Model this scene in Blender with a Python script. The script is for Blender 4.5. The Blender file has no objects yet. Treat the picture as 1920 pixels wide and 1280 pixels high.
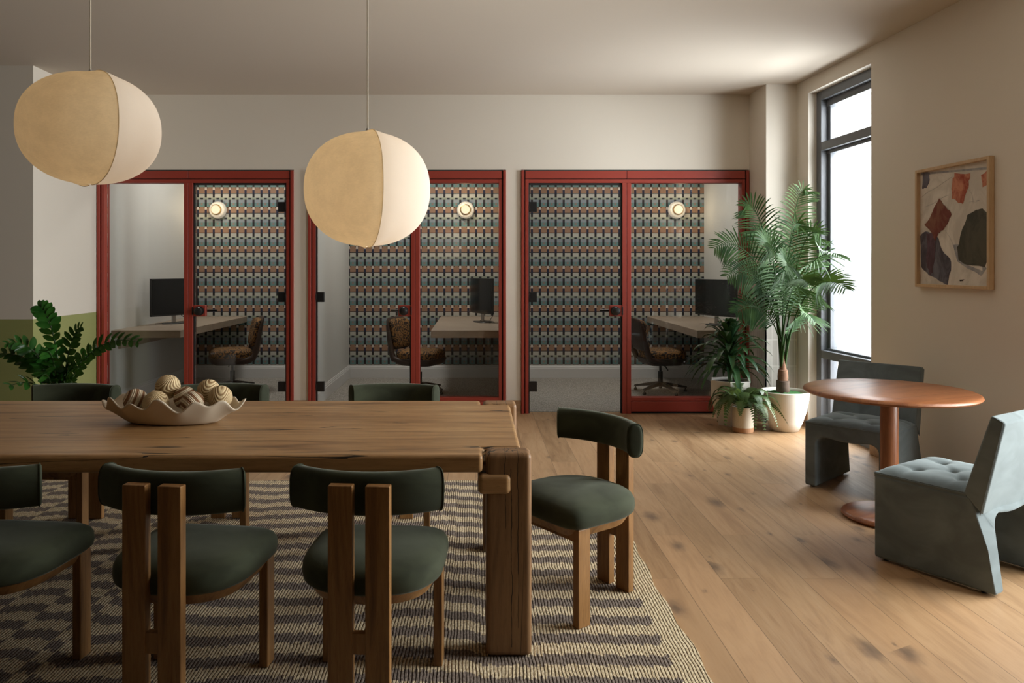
import bpy, bmesh, math, random
from mathutils import Vector, Matrix, noise as mnoise
R = math.radians
PI = math.pi
random.seed(7)
sc = bpy.context.scene
C = sc.collection

# ------------------------------------------------------------------ camera, world, exposure
cam_d = bpy.data.cameras.new('camera')
cam_d.sensor_width = 36.0
cam_d.lens = 1435.0 / 1920 * 36
cam_d.shift_x = (960 - 890) / 1920
cam_d.shift_y = -(640 - 502) / 1920
cam_d.clip_start = 0.05
cam = bpy.data.objects.new('camera', cam_d)
C.objects.link(cam)
cam.location = (0, 0, 1.43)
cam.rotation_euler = (R(90), 0, 0)
sc.camera = cam

sc.view_settings.view_transform = 'Standard'
sc.view_settings.look = 'None'
sc.view_settings.gamma = 1
sc.view_settings.use_curve_mapping = False
sc.view_settings.exposure = 0.0
try:
    sc.cycles.use_denoising = True
    sc.cycles.denoiser = 'OPENIMAGEDENOISE'
    sc.cycles.denoising_input_passes = 'RGB_ALBEDO_NORMAL'
    sc.cycles.max_bounces = 9
    sc.cycles.diffuse_bounces = 5
    sc.cycles.glossy_bounces = 4
    sc.cycles.transparent_max_bounces = 16
    sc.cycles.sample_clamp_indirect = 6.0
    sc.cycles.caustics_reflective = False
    sc.cycles.caustics_refractive = False
except Exception:
    pass

W = bpy.data.worlds.new('daylight')
sc.world = W
W.use_nodes = True
W.node_tree.nodes['Background'].inputs[0].default_value = (0.93, 0.97, 1.0, 1)
W.node_tree.nodes['Background'].inputs[1].default_value = 3.0


def area(name, loc, rot, sx, sy, power, col):
    l = bpy.data.lights.new(name, 'AREA')
    l.shape = 'RECTANGLE'
    l.size, l.size_y = sx, sy
    l.energy = power
    l.color = col
    o = bpy.data.objects.new(name, l)
    C.objects.link(o)
    o.location = loc
    o.rotation_euler = rot
    return o


# daylight entering through the tall corner window and through the big window
# further along the same wall (out of view, added to match the shading)
area('corner_window_daylight', (3.60, 6.38, 1.55), (0, R(78), R(2.7)), 2.9, 1.1, 360, (0.97, 0.98, 1.0))
area('added_side_daylight', (3.75, 3.20, 1.75), (0, R(89), R(2.7)), 2.7, 2.0, 335, (1.0, 0.97, 0.93))
# soft unseen lights added at the booth ceilings to brighten the interiors
for bx in (-2.72, -.65, 1.72):
    area('added_booth_light', (bx, 8.8, 3.10), (0, 0, 0), .5, .5, 24, (1.0, 0.95, 0.88))


# ------------------------------------------------------------------ node helpers
class NT:
    def __init__(s, name):
        s.m = bpy.data.materials.new(name)
        s.m.use_nodes = True
        s.t = s.m.node_tree
        s.n = s.t.nodes
        s.b = s.n['Principled BSDF']
        s.out = s.n['Material Output']

    def new(s, typ, **kw):
        n = s.n.new(typ)
        for k, v in kw.items():
            setattr(n, k, v)
        return n

    def put(s, sock, v):
        if hasattr(v, 'links') or isinstance(v, bpy.types.NodeSocket):
            s.t.links.new(v, sock)
        elif v is not None:
            if isinstance(v, tuple) and len(v) == 3 and sock.type == 'RGBA':
                v = (*v, 1)
            sock.default_value = v

    def math(s, op, a, b=None, c=None):
        n = s.new('ShaderNodeMath', operation=op)
        s.put(n.inputs[0], a)
        if b is not None: s.put(n.inputs[1], b)
        if c is not None: s.put(n.inputs[2], c)
        return n.outputs[0]

    def mix(s, f, a, b, mode='MIX'):
        n = s.new('ShaderNodeMix', data_type='RGBA', blend_type=mode)
        s.put(n.inputs[0], f)
        s.put(n.inputs[6], a)
        s.put(n.inputs[7], b)
        return n.outputs[2]

    def obj(s):
        return s.new('ShaderNodeTexCoord').outputs['Object']

    def sep(s, v):
        n = s.new('ShaderNodeSeparateXYZ')
        s.put(n.inputs[0], v)
        return n.outputs

    def comb(s, x, y, z):
        n = s.new('ShaderNodeCombineXYZ')
        s.put(n.inputs[0], x); s.put(n.inputs[1], y); s.put(n.inputs[2], z)
        return n.outputs[0]

    def mapping(s, v, scale=(1, 1, 1), rot=(0, 0, 0), loc=(0, 0, 0)):
        n = s.new('ShaderNodeMapping')
        s.put(n.inputs[0], v)
        n.inputs['Location'].default_value = loc
        n.inputs['Rotation'].default_value = rot
        n.inputs['Scale'].default_value = scale
        return n.outputs[0]

    def noise(s, v, scale=5, detail=3, rough=.5, dist=0):
        n = s.new('ShaderNodeTexNoise')
        s.put(n.inputs['Vector'], v)
        n.inputs['Scale'].default_value = scale
        n.inputs['Detail'].default_value = detail
        n.inputs['Roughness'].default_value = rough
        n.inputs['Distortion'].default_value = dist
        return n.outputs[0]

    def voro(s, v, scale=5, feature='F1'):
        n = s.new('ShaderNodeTexVoronoi', feature=feature)
        s.put(n.inputs['Vector'], v)
        n.inputs['Scale'].default_value = scale
        return n

    def ramp(s, f, stops):
        n = s.new('ShaderNodeValToRGB')
        s.put(n.inputs[0], f)
        e = n.color_ramp.elements
        while len(e) < len(stops):
            e.new(0.5)
        for i, (p, c) in enumerate(stops):
            e[i].position = p
            e[i].color = (*c, 1) if len(c) == 3 else c
        return n.outputs[0]

    def g(s, f, a, b):
        """smooth 0..1 between a and b"""
        n = s.new('ShaderNodeMapRange', interpolation_type='SMOOTHSTEP')
        s.put(n.inputs[0], f)
        n.inputs[1].default_value = a
        n.inputs[2].default_value = b
        return n.outputs[0]

    def bump(s, h, strength=.3, dist=.01):
        n = s.new('ShaderNodeBump')
        n.inputs['Strength'].default_value = strength
        n.inputs['Distance'].default_value = dist
        s.put(n.inputs['Height'], h)
        s.t.links.new(n.outputs[0], s.b.inputs['Normal'])

    def set(s, col=None, rough=None, metal=None, **kw):
        if col is not None: s.put(s.b.inputs['Base Color'], col)
        if rough is not None: s.put(s.b.inputs['Roughness'], rough)
        if metal is not None: s.put(s.b.inputs['Metallic'], metal)
        for k, v in kw.items():
            s.put(s.b.inputs[k.replace('_', ' ')], v)
        return s.m


def srgb(r, g, b):
    f = lambda c: (c / 255 / 12.92) if c / 255 < .04045 else ((c / 255 + .055) / 1.055) ** 2.4
    return (f(r), f(g), f(b))


def plain(name, col, rough=.6, metal=0, nscale=None, bump=0, var=.06, **kw):
    t = NT(name)
    o = t.obj()
    n = t.noise(o, nscale or 6, 4)
    a = tuple(c * (1 - var) for c in col)
    b = tuple(min(1, c * (1 + var)) for c in col)
    t.set(t.mix(n, a, b), rough, metal, **kw)
    if bump:
        t.bump(t.noise(o, (nscale or 6) * 12, 3), bump, .002)
    return t.m


def velvet(name, col, lo=.75, hi=1.35, sheen=.5):
    t = NT(name)
    o = t.obj()
    n = t.noise(t.mapping(o, (1, 1, 1.6)), 4.5, 3, .55, .6)
    f = t.noise(o, 260, 2)
    c = t.mix(t.g(n, .3, .7), tuple(x * lo for x in col), tuple(x * hi for x in col))
    t.set(c, .85)
    t.b.inputs['Sheen Weight'].default_value = sheen
    t.b.inputs['Sheen Roughness'].default_value = .4
    t.b.inputs['Sheen Tint'].default_value = (*[min(1, x * 3 + .25) for x in col], 1)
    t.b.inputs['Specular IOR Level'].default_value = .15
    t.bump(f, .15, .001)
    return t.m


def wood(name, dark, mid, light, axis='z', scale=1.0, rough=.42, crack=0, bump=.12, spec=.4):
    t = NT(name)
    o = t.obj()
    st = {'x': (.09, 1, 1), 'y': (1, .09, 1), 'z': (1, 1, .09)}[axis]
    v = t.mapping(o, tuple(q * scale for q in st))
    big = t.noise(v, 7, 4, .6, 1.6)
    fine = t.noise(v, 75, 3, .6, .3)
    pores = t.noise(t.mapping(o, tuple((.35 if q < 1 else 6) * scale for q in st)), 55, 2, .5)
    c = t.ramp(big, [(.28, dark), (.46, mid), (.72, light)])
    c = t.mix(t.math('MULTIPLY', t.g(fine, .4, .75), .35), c, dark)
    c = t.mix(t.math('MULTIPLY', t.g(pores, .60, .72), .35), c, tuple(q * .5 for q in dark))
    h = t.math('ADD', fine, t.math('MULTIPLY', pores, -.6))
    if crack:
        cv = t.mapping(o, tuple(q * scale for q in {'x': (.5, 9, 9), 'y': (9, .5, 9), 'z': (6, 6, .35)}[axis]))
        cn = t.noise(cv, 1.3, 2, .5, .5)
        line = t.math('LESS_THAN', t.math('ABSOLUTE', t.math('SUBTRACT', cn, .5)), .006)
        gate = t.g(t.noise(t.mapping(o, tuple(q * 2.2 for q in st)), 2.1, 1), .49, .55)
        m = t.math('MULTIPLY', t.math('MULTIPLY', line, gate), crack)
        c = t.mix(m, c, (.012, .007, .004))
        h = t.math('SUBTRACT', h, t.math('MULTIPLY', m, 4))
        # knots
        kv = t.voro(t.mapping(o, tuple((.45 if q < 1 else 1.6) for q in st)), 2.3)
        kd = kv.outputs['Distance']
        k = t.math('SUBTRACT', 1, t.g(kd, .02, .09))
        c = t.mix(t.math('MULTIPLY', k, .7), c, tuple(q * .35 for q in dark))
    if axis == 'z' and crack:
        # two long drying checks running up the post
        s3 = t.sep(o)
        wv = t.noise(t.comb(0.0, 0.0, t.math('MULTIPLY', s3[2], 2.6)), 2.0, 4, .6)
        for x0, za, zb, sc_ in ((.134, .05, .70, .030), (.158, .12, .76, .022), (.112, .48, .76, .04)):
            ln = t.math('ABSOLUTE', t.math('SUBTRACT', t.math('ADD', s3[0], t.math('MULTIPLY', t.math('SUBTRACT', wv, .5), sc_)), x0))
            wd = t.math('MULTIPLY', t.noise(t.comb(0.0, x0 * 50, s3[2]), 7, 2), .0030)
            mk = t.math('LESS_THAN', ln, t.math('SUBTRACT', wd, .0004))
            mk = t.math('MULTIPLY', mk, t.math('MULTIPLY', t.math('GREATER_THAN', s3[2], za), t.math('LESS_THAN', s3[2], zb)))
            c = t.mix(mk, c, (.012, .007, .004))
            h = t.math('SUBTRACT', h, t.math('MULTIPLY', mk, 4))
    t.set(c, rough)
    t.b.inputs['Specular IOR Level'].default_value = spec
    t.bump(h, bump, .002)
    return t.m


M = {}


def build_materials():
    # painted surfaces
    M['wall'] = plain('wall_paint', srgb(222, 214, 201), .75, nscale=3, bump=.06, var=.015)
    M['wall_shell'] = plain('olive_absorber', (.07, .068, .055), .8, nscale=3, var=.03)  # unseen walls, colour chosen dark to hold down bounced light
    t = NT('two_tone_paint')
    z = t.sep(t.obj())[2]
    m = t.math('GREATER_THAN', z, .998)
    c = t.mix(m, srgb(144, 148, 92), srgb(216, 208, 196))
    t.set(c, .7)
    t.bump(t.noise(t.obj(), 80, 3), .05, .002)
    M['two_tone'] = t.m
    M['ceiling'] = plain('ceiling_paint', srgb(200, 189, 175), .85, nscale=2, var=.01)
    M['booth_white'] = plain('booth_white_paint', srgb(205, 205, 202), .6, nscale=3, var=.015)
    M['white_trim'] = plain('white_trim_paint', srgb(215, 215, 215), .45, var=.01)
    M['red'] = plain('red_lacquered_metal', srgb(152, 58, 45), .42, nscale=3, var=.04)
    M['black'] = plain('black_metal', (.009, .009, .010), .35, var=.1)
    M['seal'] = plain('black_rubber_seal', (.012, .012, .012), .7, var=.1)
    M['grey_metal'] = plain('grey_window_metal', srgb(98, 101, 106), .4, var=.03)
    M['brown_shell'] = plain('brown_leather', (.035, .017, .011), .5, nscale=40, bump=.1, var=.15)
    M['steel'] = plain('brushed_steel', (.45, .44, .42), .3, 1.0, var=.04)
    M['screen'] = plain('black_screen', (.006, .006, .007), .16, var=.05)
    M['plastic'] = plain('black_plastic', (.014, .014, .015), .45, var=.1)
    M['cord'] = plain('cream_cord', srgb(200, 190, 170), .6)
    M['white_pot'] = plain('white_glazed_pot', srgb(226, 219, 208), .35, var=.02)
    M['ceramic'] = plain('matte_cream_ceramic', srgb(205, 192, 172), .6, nscale=20, bump=.05, var=.03)
    M['soil'] = plain('dark_soil', (.02, .014, .01), .95, nscale=30, bump=.8, var=.4)
    M['moss'] = plain('green_moss', srgb(45, 95, 40), .95, nscale=60, bump=.9, var=.35)
    M['brass'] = plain('brass', (.65, .42, .15), .3, 1.0)
    M['slab'] = plain('balcony_concrete', srgb(205, 200, 195), .9)
    # woods
    M['table'] = wood('rustic_oak', (.16, .076, .027), (.37, .205, .084), (.51, .31, .142), 'x', 1.0, .38, crack=1, spec=.45)
    M['table_leg'] = wood('rustic_oak_post', (.10, .05, .02), (.24, .128, .056), (.33, .19, .09), 'z', 1.0, .45, crack=1)
    M['chair_wood'] = wood('walnut_chair_wood', (.12, .052, .016), (.26, .128, .043), (.36, .19, .07), 'z', 1.8, .38)
    M['round_wood'] = wood('cherry_table_wood', (.15, .045, .016), (.28, .098, .036), (.42, .17, .065), 'x', 1.2, .34, spec=.5)
    M['round_post'] = wood('cherry_post_wood', (.14, .045, .018), (.28, .10, .038), (.40, .165, .065), 'z', 1.2, .34, spec=.5)
    M['base_wood'] = wood('oak_baseboard', (.22, .12, .055), (.36, .21, .11), (.46, .29, .16), 'x', 1.0, .5)
    M['pale_wood'] = wood('pale_maple_frame', (.45, .30, .16), (.55, .38, .22), (.62, .45, .28), 'z', 1.0, .5)
    M['desk'] = wood('greige_laminate', (.30, .235, .18), (.36, .285, .22), (.41, .33, .26), 'x', .8, .4, bump=.03)
    M['velvet'] = velvet('dark_green_velvet', (.041, .047, .029), .75, 1.3, .38)
    M['blue'] = velvet('dusty_blue_velvet', (.142, .172, .180), .82, 1.18, .5)
    M['bulb'] = None

    # oak plank floor
    t = NT('oak_plank_floor')
    o = t.obj()
    s = t.sep(o)
    v = t.comb(t.math('ADD', s[1], .55), t.math('SUBTRACT', s[0], 1.133), 0.0)
    br = t.new('ShaderNodeTexBrick', offset=.37, offset_frequency=2, squash=1.0)
    t.put(br.inputs['Vector'], v)
    br.inputs['Color1'].default_value = (0, 0, 0, 1)
    br.inputs['Color2'].default_value = (1, 1, 1, 1)
    br.inputs['Scale'].default_value = 1
    br.inputs['Mortar Size'].default_value = .0014
    br.inputs['Mortar Smooth'].default_value = .3
    br.inputs['Bias'].default_value = 0
    br.inputs['Brick Width'].default_value = 1.55
    br.inputs['Row Height'].default_value = .188
    pid = br.outputs[0]
    pid = t.sep(pid)[0]
    off = t.comb(t.math('MULTIPLY', pid, 37.0), t.math('MULTIPLY', pid, 91.0), 0.0)
    ov = t.new('ShaderNodeVectorMath', operation='ADD')
    t.put(ov.inputs[0], o); t.put(ov.inputs[1], off)
    ov = ov.outputs[0]
    gr = t.noise(t.mapping(ov, (1, .10, 1)), 9, 5, .6, 2.0)
    fi = t.noise(t.mapping(ov, (1, .06, 1)), 110, 3, .6)
    c = t.ramp(gr, [(.25, (.265, .150, .072)), (.5, (.40, .250, .130)), (.8, (.47, .315, .180))])
    c = t.mix(t.math('MULTIPLY', t.g(fi, .45, .8), .25), c, (.22, .12, .06))
    c = t.mix(t.g(pid, 0, 1), c, t.mix(.5, c, (.40, .25, .14), 'MIX'))
    tint = t.ramp(pid, [(0, (.80, .76, .72)), (.35, (1, 1, 1)), (.7, (1.08, 1.05, 1.02)), (1, (.92, .88, .82))])
    c = t.mix(1.0, c, tint, 'MULTIPLY')
    kv = t.voro(t.mapping(ov, (1.0, .55, 1)), 4.6)
    kv.voronoi_dimensions = '2D'
    wob = t.noise(t.mapping(ov, (1, .5, 1)), 30, 3)
    kd = t.math('ADD', kv.outputs['Distance'], t.math('MULTIPLY', t.math('SUBTRACT', wob, .2), .22))
    kc = t.sep(kv.outputs['Color'])
    kd = t.math('DIVIDE', kd, t.math('ADD', .45, t.math('MULTIPLY', t.math('POWER', kc[1], 2.0), 1.5)))
    k = t.math('SUBTRACT', 1, t.g(kd, .04, .24))
    kg = t.math('GREATER_THAN', t.sep(kv.outputs['Color'])[0], .42)
    c = t.mix(t.math('MULTIPLY', t.math('MULTIPLY', k, kg), .8), c, (.09, .055, .036))
    sm = t.g(t.noise(t.mapping(ov, (1, .3, 1)), 3.2, 4, .6, 1.0), .58, .78)
    c = t.mix(t.math('MULTIPLY', sm, .5), c, (.19, .12, .072))
    c = t.mix(t.math('MULTIPLY', br.outputs[1], .75), c, (.07, .04, .02))
    t.set(c, t.math('ADD', .36, t.math('MULTIPLY', fi, .18)))
    t.b.inputs['Specular IOR Level'].default_value = .4
    t.bump(t.math('ADD', t.math('MULTIPLY', br.outputs[1], -3), fi), .08, .002)
    M['floor'] = t.m

    # hand-loomed rug
    t = NT('striped_woven_rug')
    o = t.obj()
    s = t.sep(o)
    x, y = s[0], s[1]
    wav = t.math('MULTIPLY', t.math('SUBTRACT', t.noise(t.mapping(o, (1.6, .25, 1)), 1.0, 2, .5), .5), .34)
    slow = t.math('MULTIPLY', t.math('SINE', t.math('MULTIPLY', x, 3.1)), .03)
    # cords are laid with a small random step per cord
    cord = t.math('FLOOR', t.math('MULTIPLY', x, 80.0))
    jit = t.new('ShaderNodeTexWhiteNoise', noise_dimensions='1D')
    t.put(jit.inputs['W'], cord)
    j = t.math('MULTIPLY', t.math('SUBTRACT', jit.outputs[0], .5), .026)
    amp = t.math('ADD', .35, t.math('MULTIPLY', .65, t.g(x, .75, -.2)))
    yy = t.math('ADD', y, t.math('ADD', j, t.math('MULTIPLY', t.math('ADD', wav, slow), amp)))
    ck = t.math('MULTIPLY', t.math('FLOOR', t.math('MULTIPLY', x, 5.6)), .08)
    ckm = t.math('LESS_THAN', t.math('ADD', x, wav), -1.58)
    yy = t.math('ADD', yy, t.math('MULTIPLY', ck, ckm))
    st = t.math('PINGPONG', t.math('DIVIDE', yy, .159), .5)
    band = t.g(st, .24, .28)
    edge = t.math('ADD', t.noise(t.mapping(o, (1, 14, 1)), 3, 2), 0)
    inside = t.math('LESS_THAN', t.math('ADD', x, t.math('MULTIPLY', edge, .05)), .735)
    band = t.math('MULTIPLY', band, inside)
    fl = t.noise(t.mapping(o, (1, .35, 1)), 160, 3, .7)
    fl2 = t.noise(o, 30, 3, .6)
    cream = t.mix(t.g(fl, .3, .7), srgb(165, 143, 110), srgb(236, 220, 188))
    grey = t.mix(t.g(fl, .3, .7), srgb(90, 79, 73), srgb(150, 137, 127))
    c = t.mix(band, cream, grey)
    c = t.mix(t.math('MULTIPLY', t.g(fl2, .55, .8), .3), c, (.12, .08, .05))
    rib = t.math('PINGPONG', t.math('ADD', t.math('MULTIPLY', x, 80.0), t.math('MULTIPLY', t.noise(t.mapping(o, (1, 1, 1)), 9, 2), 1.2)), .5)
    rb = t.g(rib, .02, .30)
    c = t.mix(t.math('MULTIPLY', t.math('SUBTRACT', 1, rb), .5), c, (.05, .033, .022))
    t.set(c, .95)
    t.b.inputs['Specular IOR Level'].default_value = .1
    t.bump(t.math('ADD', rb, t.math('MULTIPLY', fl, .5)), .9, .008)
    M['rug'] = t.m

    # grey loop carpet
    t = NT('grey_loop_carpet')
    o = t.obj()
    n = t.noise(t.mapping(o, (2, .5, 1), rot=(0, 0, .3)), 60, 3, .7)
    n2 = t.noise(o, 5, 3)
    c = t.mix(t.g(n, .3, .7), srgb(120, 116, 111), srgb(192, 188, 181))
    c = t.mix(t.math('MULTIPLY', n2, .3), c, srgb(140, 135, 129))
    t.set(c, .95)
    t.bump(n, .5, .004)
    M['carpet'] = t.m

    # wallpaper: woven blocks
    t = NT('woven_block_wallpaper')
    s = t.sep(t.obj())
    u = t.math('FRACT', t.math('ADD', t.math('DIVIDE', t.math('SUBTRACT', s[0], .848), .1035), 100.5))   # column at .5
    w = t.math('FRACT', t.math('ADD', t.math('DIVIDE', t.math('SUBTRACT', 2.4796, s[2]), .2561), 20.0))
    du = t.math('ABSOLUTE', t.math('SUBTRACT', u, .5))
    lt = lambda a, b: t.math('LESS_THAN', a, b)
    def rng(v, a, b):
        return t.math('MULTIPLY', t.math('GREATER_THAN', v, a), lt(v, b))
    P = 393.5
    q = lambda yy: (yy - 115) / P
    ORG, CRM, SAG, GRY, TEA = srgb(156, 121, 98), srgb(188, 186, 178), srgb(148, 157, 142), srgb(142, 151, 160), srgb(104, 138, 138)
    BLK, NAV, DOT, DSQ, PUR = srgb(18, 18, 24), srgb(26, 30, 62), srgb(70, 45, 28), srgb(22, 26, 38), srgb(44, 36, 44)
    BR = 1.0
    sc_ = lambda c: tuple(k * BR for k in c)
    ORG, CRM, SAG, GRY, TEA = map(sc_, (ORG, CRM, SAG, GRY, TEA))
    c = t.mix(rng(w, q(235), q(250)), ORG, (.012, .011, .012))
    c = t.mix(rng(w, q(250), q(325)), c, CRM)
    c = t.mix(rng(w, q(325), q(365)), c, SAG)
    c = t.mix(rng(w, q(365), q(425)), c, GRY)
    c = t.mix(t.math('GREATER_THAN', w, q(425)), c, TEA)
    half = .135
    col = lt(du, half)
    cc = t.mix(rng(w, 0, q(170)), BLK, sc_(srgb(212, 200, 190)))
    cc = t.mix(rng(w, q(170), q(250)), cc, NAV)
    cc = t.mix(rng(w, q(320), q(365)), cc, SAG)
    cc = t.mix(rng(w, q(365), q(425)), cc, PUR)
    dots = t.math('MULTIPLY', rng(w, q(118), q(140)), rng(du, .15, .27))
    c = t.mix(dots, c, DOT)
    blk = t.math('MULTIPLY', rng(w, q(328), q(362)), t.math('GREATER_THAN', du, .33))
    c = t.mix(blk, c, DSQ)
    rd = t.math('MULTIPLY', rng(w, q(435), q(472)), t.math('GREATER_THAN', du, .38))
    c = t.mix(t.math('MULTIPLY', rd, .55), c, sc_(srgb(165, 105, 90)))
    c = t.mix(col, c, cc)
    n = t.noise(t.obj(), 220, 2)
    c = t.mix(t.math('MULTIPLY', n, .2), c, t.mix(.5, c, (.1, .1, .1)))
    t.set(c, .7)
    M['wallpaper'] = t.m

    # stacked glazed tiles
    t = NT('stacked_glazed_tile')
    s = t.sep(t.obj())
    v = t.comb(t.math('ADD', s[0], t.math('MULTIPLY', s[1], 1.0)), t.math('SUBTRACT', s[2], .039), 0.0)
    br = t.new('ShaderNodeTexBrick', offset=0.0, offset_frequency=2)
    t.put(br.inputs['Vector'], v)
    br.inputs['Color1'].default_value = (*srgb(185, 180, 172), 1)
    br.inputs['Color2'].default_value = (*srgb(212, 208, 200), 1)
    br.inputs['Mortar'].default_value = (*srgb(235, 232, 226), 1)
    br.inputs['Scale'].default_value = 1
    br.inputs['Mortar Size'].default_value = .0028
    br.inputs['Brick Width'].default_value = .052
    br.inputs['Row Height'].default_value = .242
    n = t.noise(t.mapping(t.obj(), (1, 1, .4)), 22, 3)
    c = t.mix(t.math('MULTIPLY', n, .35), br.outputs[0], srgb(165, 160, 152))
    t.set(c, .3)
    t.bump(t.math('SUBTRACT', n, br.outputs[1]), .3, .004)
    M['tile'] = t.m

    # tiger-pattern upholstery
    t = NT('tiger_weave_upholstery')
    o = t.obj()
    n = t.new('ShaderNodeTexWave', wave_type='BANDS', bands_direction='DIAGONAL')
    t.put(n.inputs['Vector'], t.mapping(o, (1, .7, .8)))
    n.inputs['Scale'].default_value = 7.5
    n.inputs['Distortion'].default_value = 26
    n.inputs['Detail'].default_value = 3
    n.inputs['Detail Scale'].default_value = 1.6
    m = t.g(n.outputs[1], .35, .6)
    c = t.mix(m, (.02, .011, .007), t.mix(t.noise(o, 8, 2), (.20, .088, .021), (.36, .19, .06)))
    t.set(c, .8)
    t.bump(n.outputs[1], .3, .002)
    M['tiger'] = t.m

    # decorative balls
    for nm, fine in (('wound_rattan', True), ('striped_wound_cord', False)):
        t = NT(nm)
        o = t.obj()
        v = t.new('ShaderNodeTexWave', wave_type='RINGS' if fine else 'BANDS', bands_direction='X')
        if fine: v.rings_direction = 'X'
        t.put(v.inputs['Vector'], t.mapping(o, (1, 1, 1), loc=(0, .012, .008) if fine else (0, 0, 0)))
        v.inputs['Scale'].default_value = 80 if fine else 46
        v.inputs['Distortion'].default_value = 0 if fine else .3
        v.inputs['Detail'].default_value = 2
        if fine:
            c = t.mix(t.g(v.outputs[1], .1, .55), srgb(146, 116, 78), srgb(214, 192, 150))
        else:
            bw = t.new('ShaderNodeTexWave', wave_type='BANDS', bands_direction='X')
            t.put(bw.inputs['Vector'], o)
            bw.inputs['Scale'].default_value = 12
            bw.inputs['Distortion'].default_value = .25
            big = t.math('ADD', t.math('MULTIPLY', bw.outputs[1], .6), t.math('MULTIPLY', t.noise(t.mapping(o, (40, 1, 1)), 1.0, 1), .4))
            c = t.mix(t.g(big, .58, .62), srgb(214, 198, 172), srgb(128, 88, 56))
            c = t.mix(t.math('MULTIPLY', t.math('SUBTRACT', 1, t.g(v.outputs[1], 0, .35)), .45), c, srgb(90, 65, 45))
        t.set(c, .75)
        t.bump(v.outputs[1], .6, .003)
        M[nm] = t.m

    # artwork paints
    def paint(nm, a, b, sc=14):
        t = NT(nm)
        o = t.obj()
        n = t.noise(t.mapping(o, (1, 1, .6)), sc, 5, .65, 1.2)
        t.set(t.mix(t.g(n, .35, .65), a, b), .7)
        M[nm] = t.m
    paint('paper', srgb(196, 188, 176), srgb(222, 215, 204), 5)
    paint('rust_paint', srgb(150, 62, 38), srgb(196, 130, 100))
    paint('oxblood_paint', srgb(108, 40, 32), srgb(128, 84, 62), 9)
    paint('slate_paint', srgb(66, 60, 68), srgb(108, 106, 116), 8)
    paint('plum_paint', srgb(74, 48, 58), srgb(96, 70, 82))
    paint('moss_paint', srgb(56, 54, 44), srgb(80, 76, 62), 7)
    paint('haze_paint', srgb(140, 140, 142), srgb(170, 168, 166))
    paint('charcoal', srgb(60, 50, 46), srgb(80, 70, 66))

    # leaves
    def leafm(nm, a, b, tr=.25, rough=.38, spec=.28):
        t = NT(nm)
        o = t.obj()
        n = t.noise(o, 9, 3)
        c = t.mix(t.g(n, .3, .7), a, b)
        t.set(c, rough)
        t.b.inputs['Specular IOR Level'].default_value = spec
        tl = t.new('ShaderNodeBsdfTranslucent')
        t.put(tl.inputs[0], t.mix(.4, c, (.16, .24, .03)))
        mx = t.new('ShaderNodeMixShader')
        mx.inputs[0].default_value = tr
        t.t.links.new(t.b.outputs[0], mx.inputs[1])
        t.t.links.new(tl.outputs[0], mx.inputs[2])
        t.t.links.new(mx.outputs[0], t.out.inputs[0])
        M[nm] = t.m
    leafm('palm_leaf', (.014, .040, .011), (.040, .080, .022), .06, .6, .10)
    leafm('broad_leaf', (.010, .034, .013), (.025, .065, .02), .12)
    leafm('fern_leaf', (.028, .062, .020), (.085, .125, .04))
    leafm('zz_leaf', (.010, .055, .008), (.03, .12, .016), .15, .25)
    M['stem'] = plain('green_stem', (.035, .075, .02), .45, var=.2)
    M['trunk'] = plain('fibrous_trunk', (.17, .085, .045), .9, nscale=30, bump=.8, var=.4)
    M['husk'] = plain('dark_trunk_husk', (.075, .045, .028), .9, nscale=40, bump=.8, var=.4)

    # speckled pot
    t = NT('speckled_stoneware')
    o = t.obj()
    z = t.sep(o)[2]
    sp = t.g(t.noise(o, 160, 2, .5), .62, .68)
    c = t.mix(t.math('MULTIPLY', sp, .5), srgb(205, 192, 172), srgb(120, 100, 80))
    c = t.mix(lt_(t, z, .043), c, srgb(178, 130, 92))
    t.set(c, .6)
    M['stoneware'] = t.m

    # glass
    def glass(nm, tint, refl=.9, extra=0.0):
        t = NT(nm)
        tr = t.new('ShaderNodeBsdfTransparent')
        tr.inputs[0].default_value = (*tint, 1)
        gl = t.new('ShaderNodeBsdfGlossy')
        gl.inputs['Roughness'].default_value = .015
        gl.inputs[0].default_value = (1, 1, 1, 1)
        fr = t.new('ShaderNodeFresnel')
        fr.inputs[0].default_value = 1.5
        f = t.math('ADD', t.math('MULTIPLY', fr.outputs[0], refl), extra)
        mx = t.new('ShaderNodeMixShader')
        t.put(mx.inputs[0], f)
        t.t.links.new(tr.outputs[0], mx.inputs[1])
        t.t.links.new(gl.outputs[0], mx.inputs[2])
        t.t.links.new(mx.outputs[0], t.out.inputs[0])
        t.n.remove(t.b)
        M[nm] = t.m
    glass('booth_glass', (.95, .96, .955), .5)
    glass('window_glass', (.95, .97, .97), .6)

    # translucent lamp fabrics
    def shade(nm, col, tr, lo):
        t = NT(nm)
        o = t.obj()
        n = t.noise(t.mapping(o, (1, 1, 1)), 14, 5, .7)
        f = t.noise(t.mapping(o, (1, 1, 3)), 90, 2)
        c = t.mix(t.g(t.math('ADD', t.math('MULTIPLY', n, .7), t.math('MULTIPLY', f, .3)), .3, .7), tuple(k * lo for k in col), col)
        d = t.new('ShaderNodeBsdfDiffuse')
        l = t.new('ShaderNodeBsdfTranslucent')
        t.put(d.inputs[0], c); t.put(l.inputs[0], c)
        mx = t.new('ShaderNodeMixShader')
        mx.inputs[0].default_value = tr
        t.t.links.new(d.outputs[0], mx.inputs[1])
        t.t.links.new(l.outputs[0], mx.inputs[2])
        t.t.links.new(mx.outputs[0], t.out.inputs[0])
        t.n.remove(t.b)
        M[nm] = t.m
    shade('tan_linen', (.72, .605, .415), .55, .86)
    shade('cream_linen', (.80, .74, .67), .45, .98)

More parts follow.
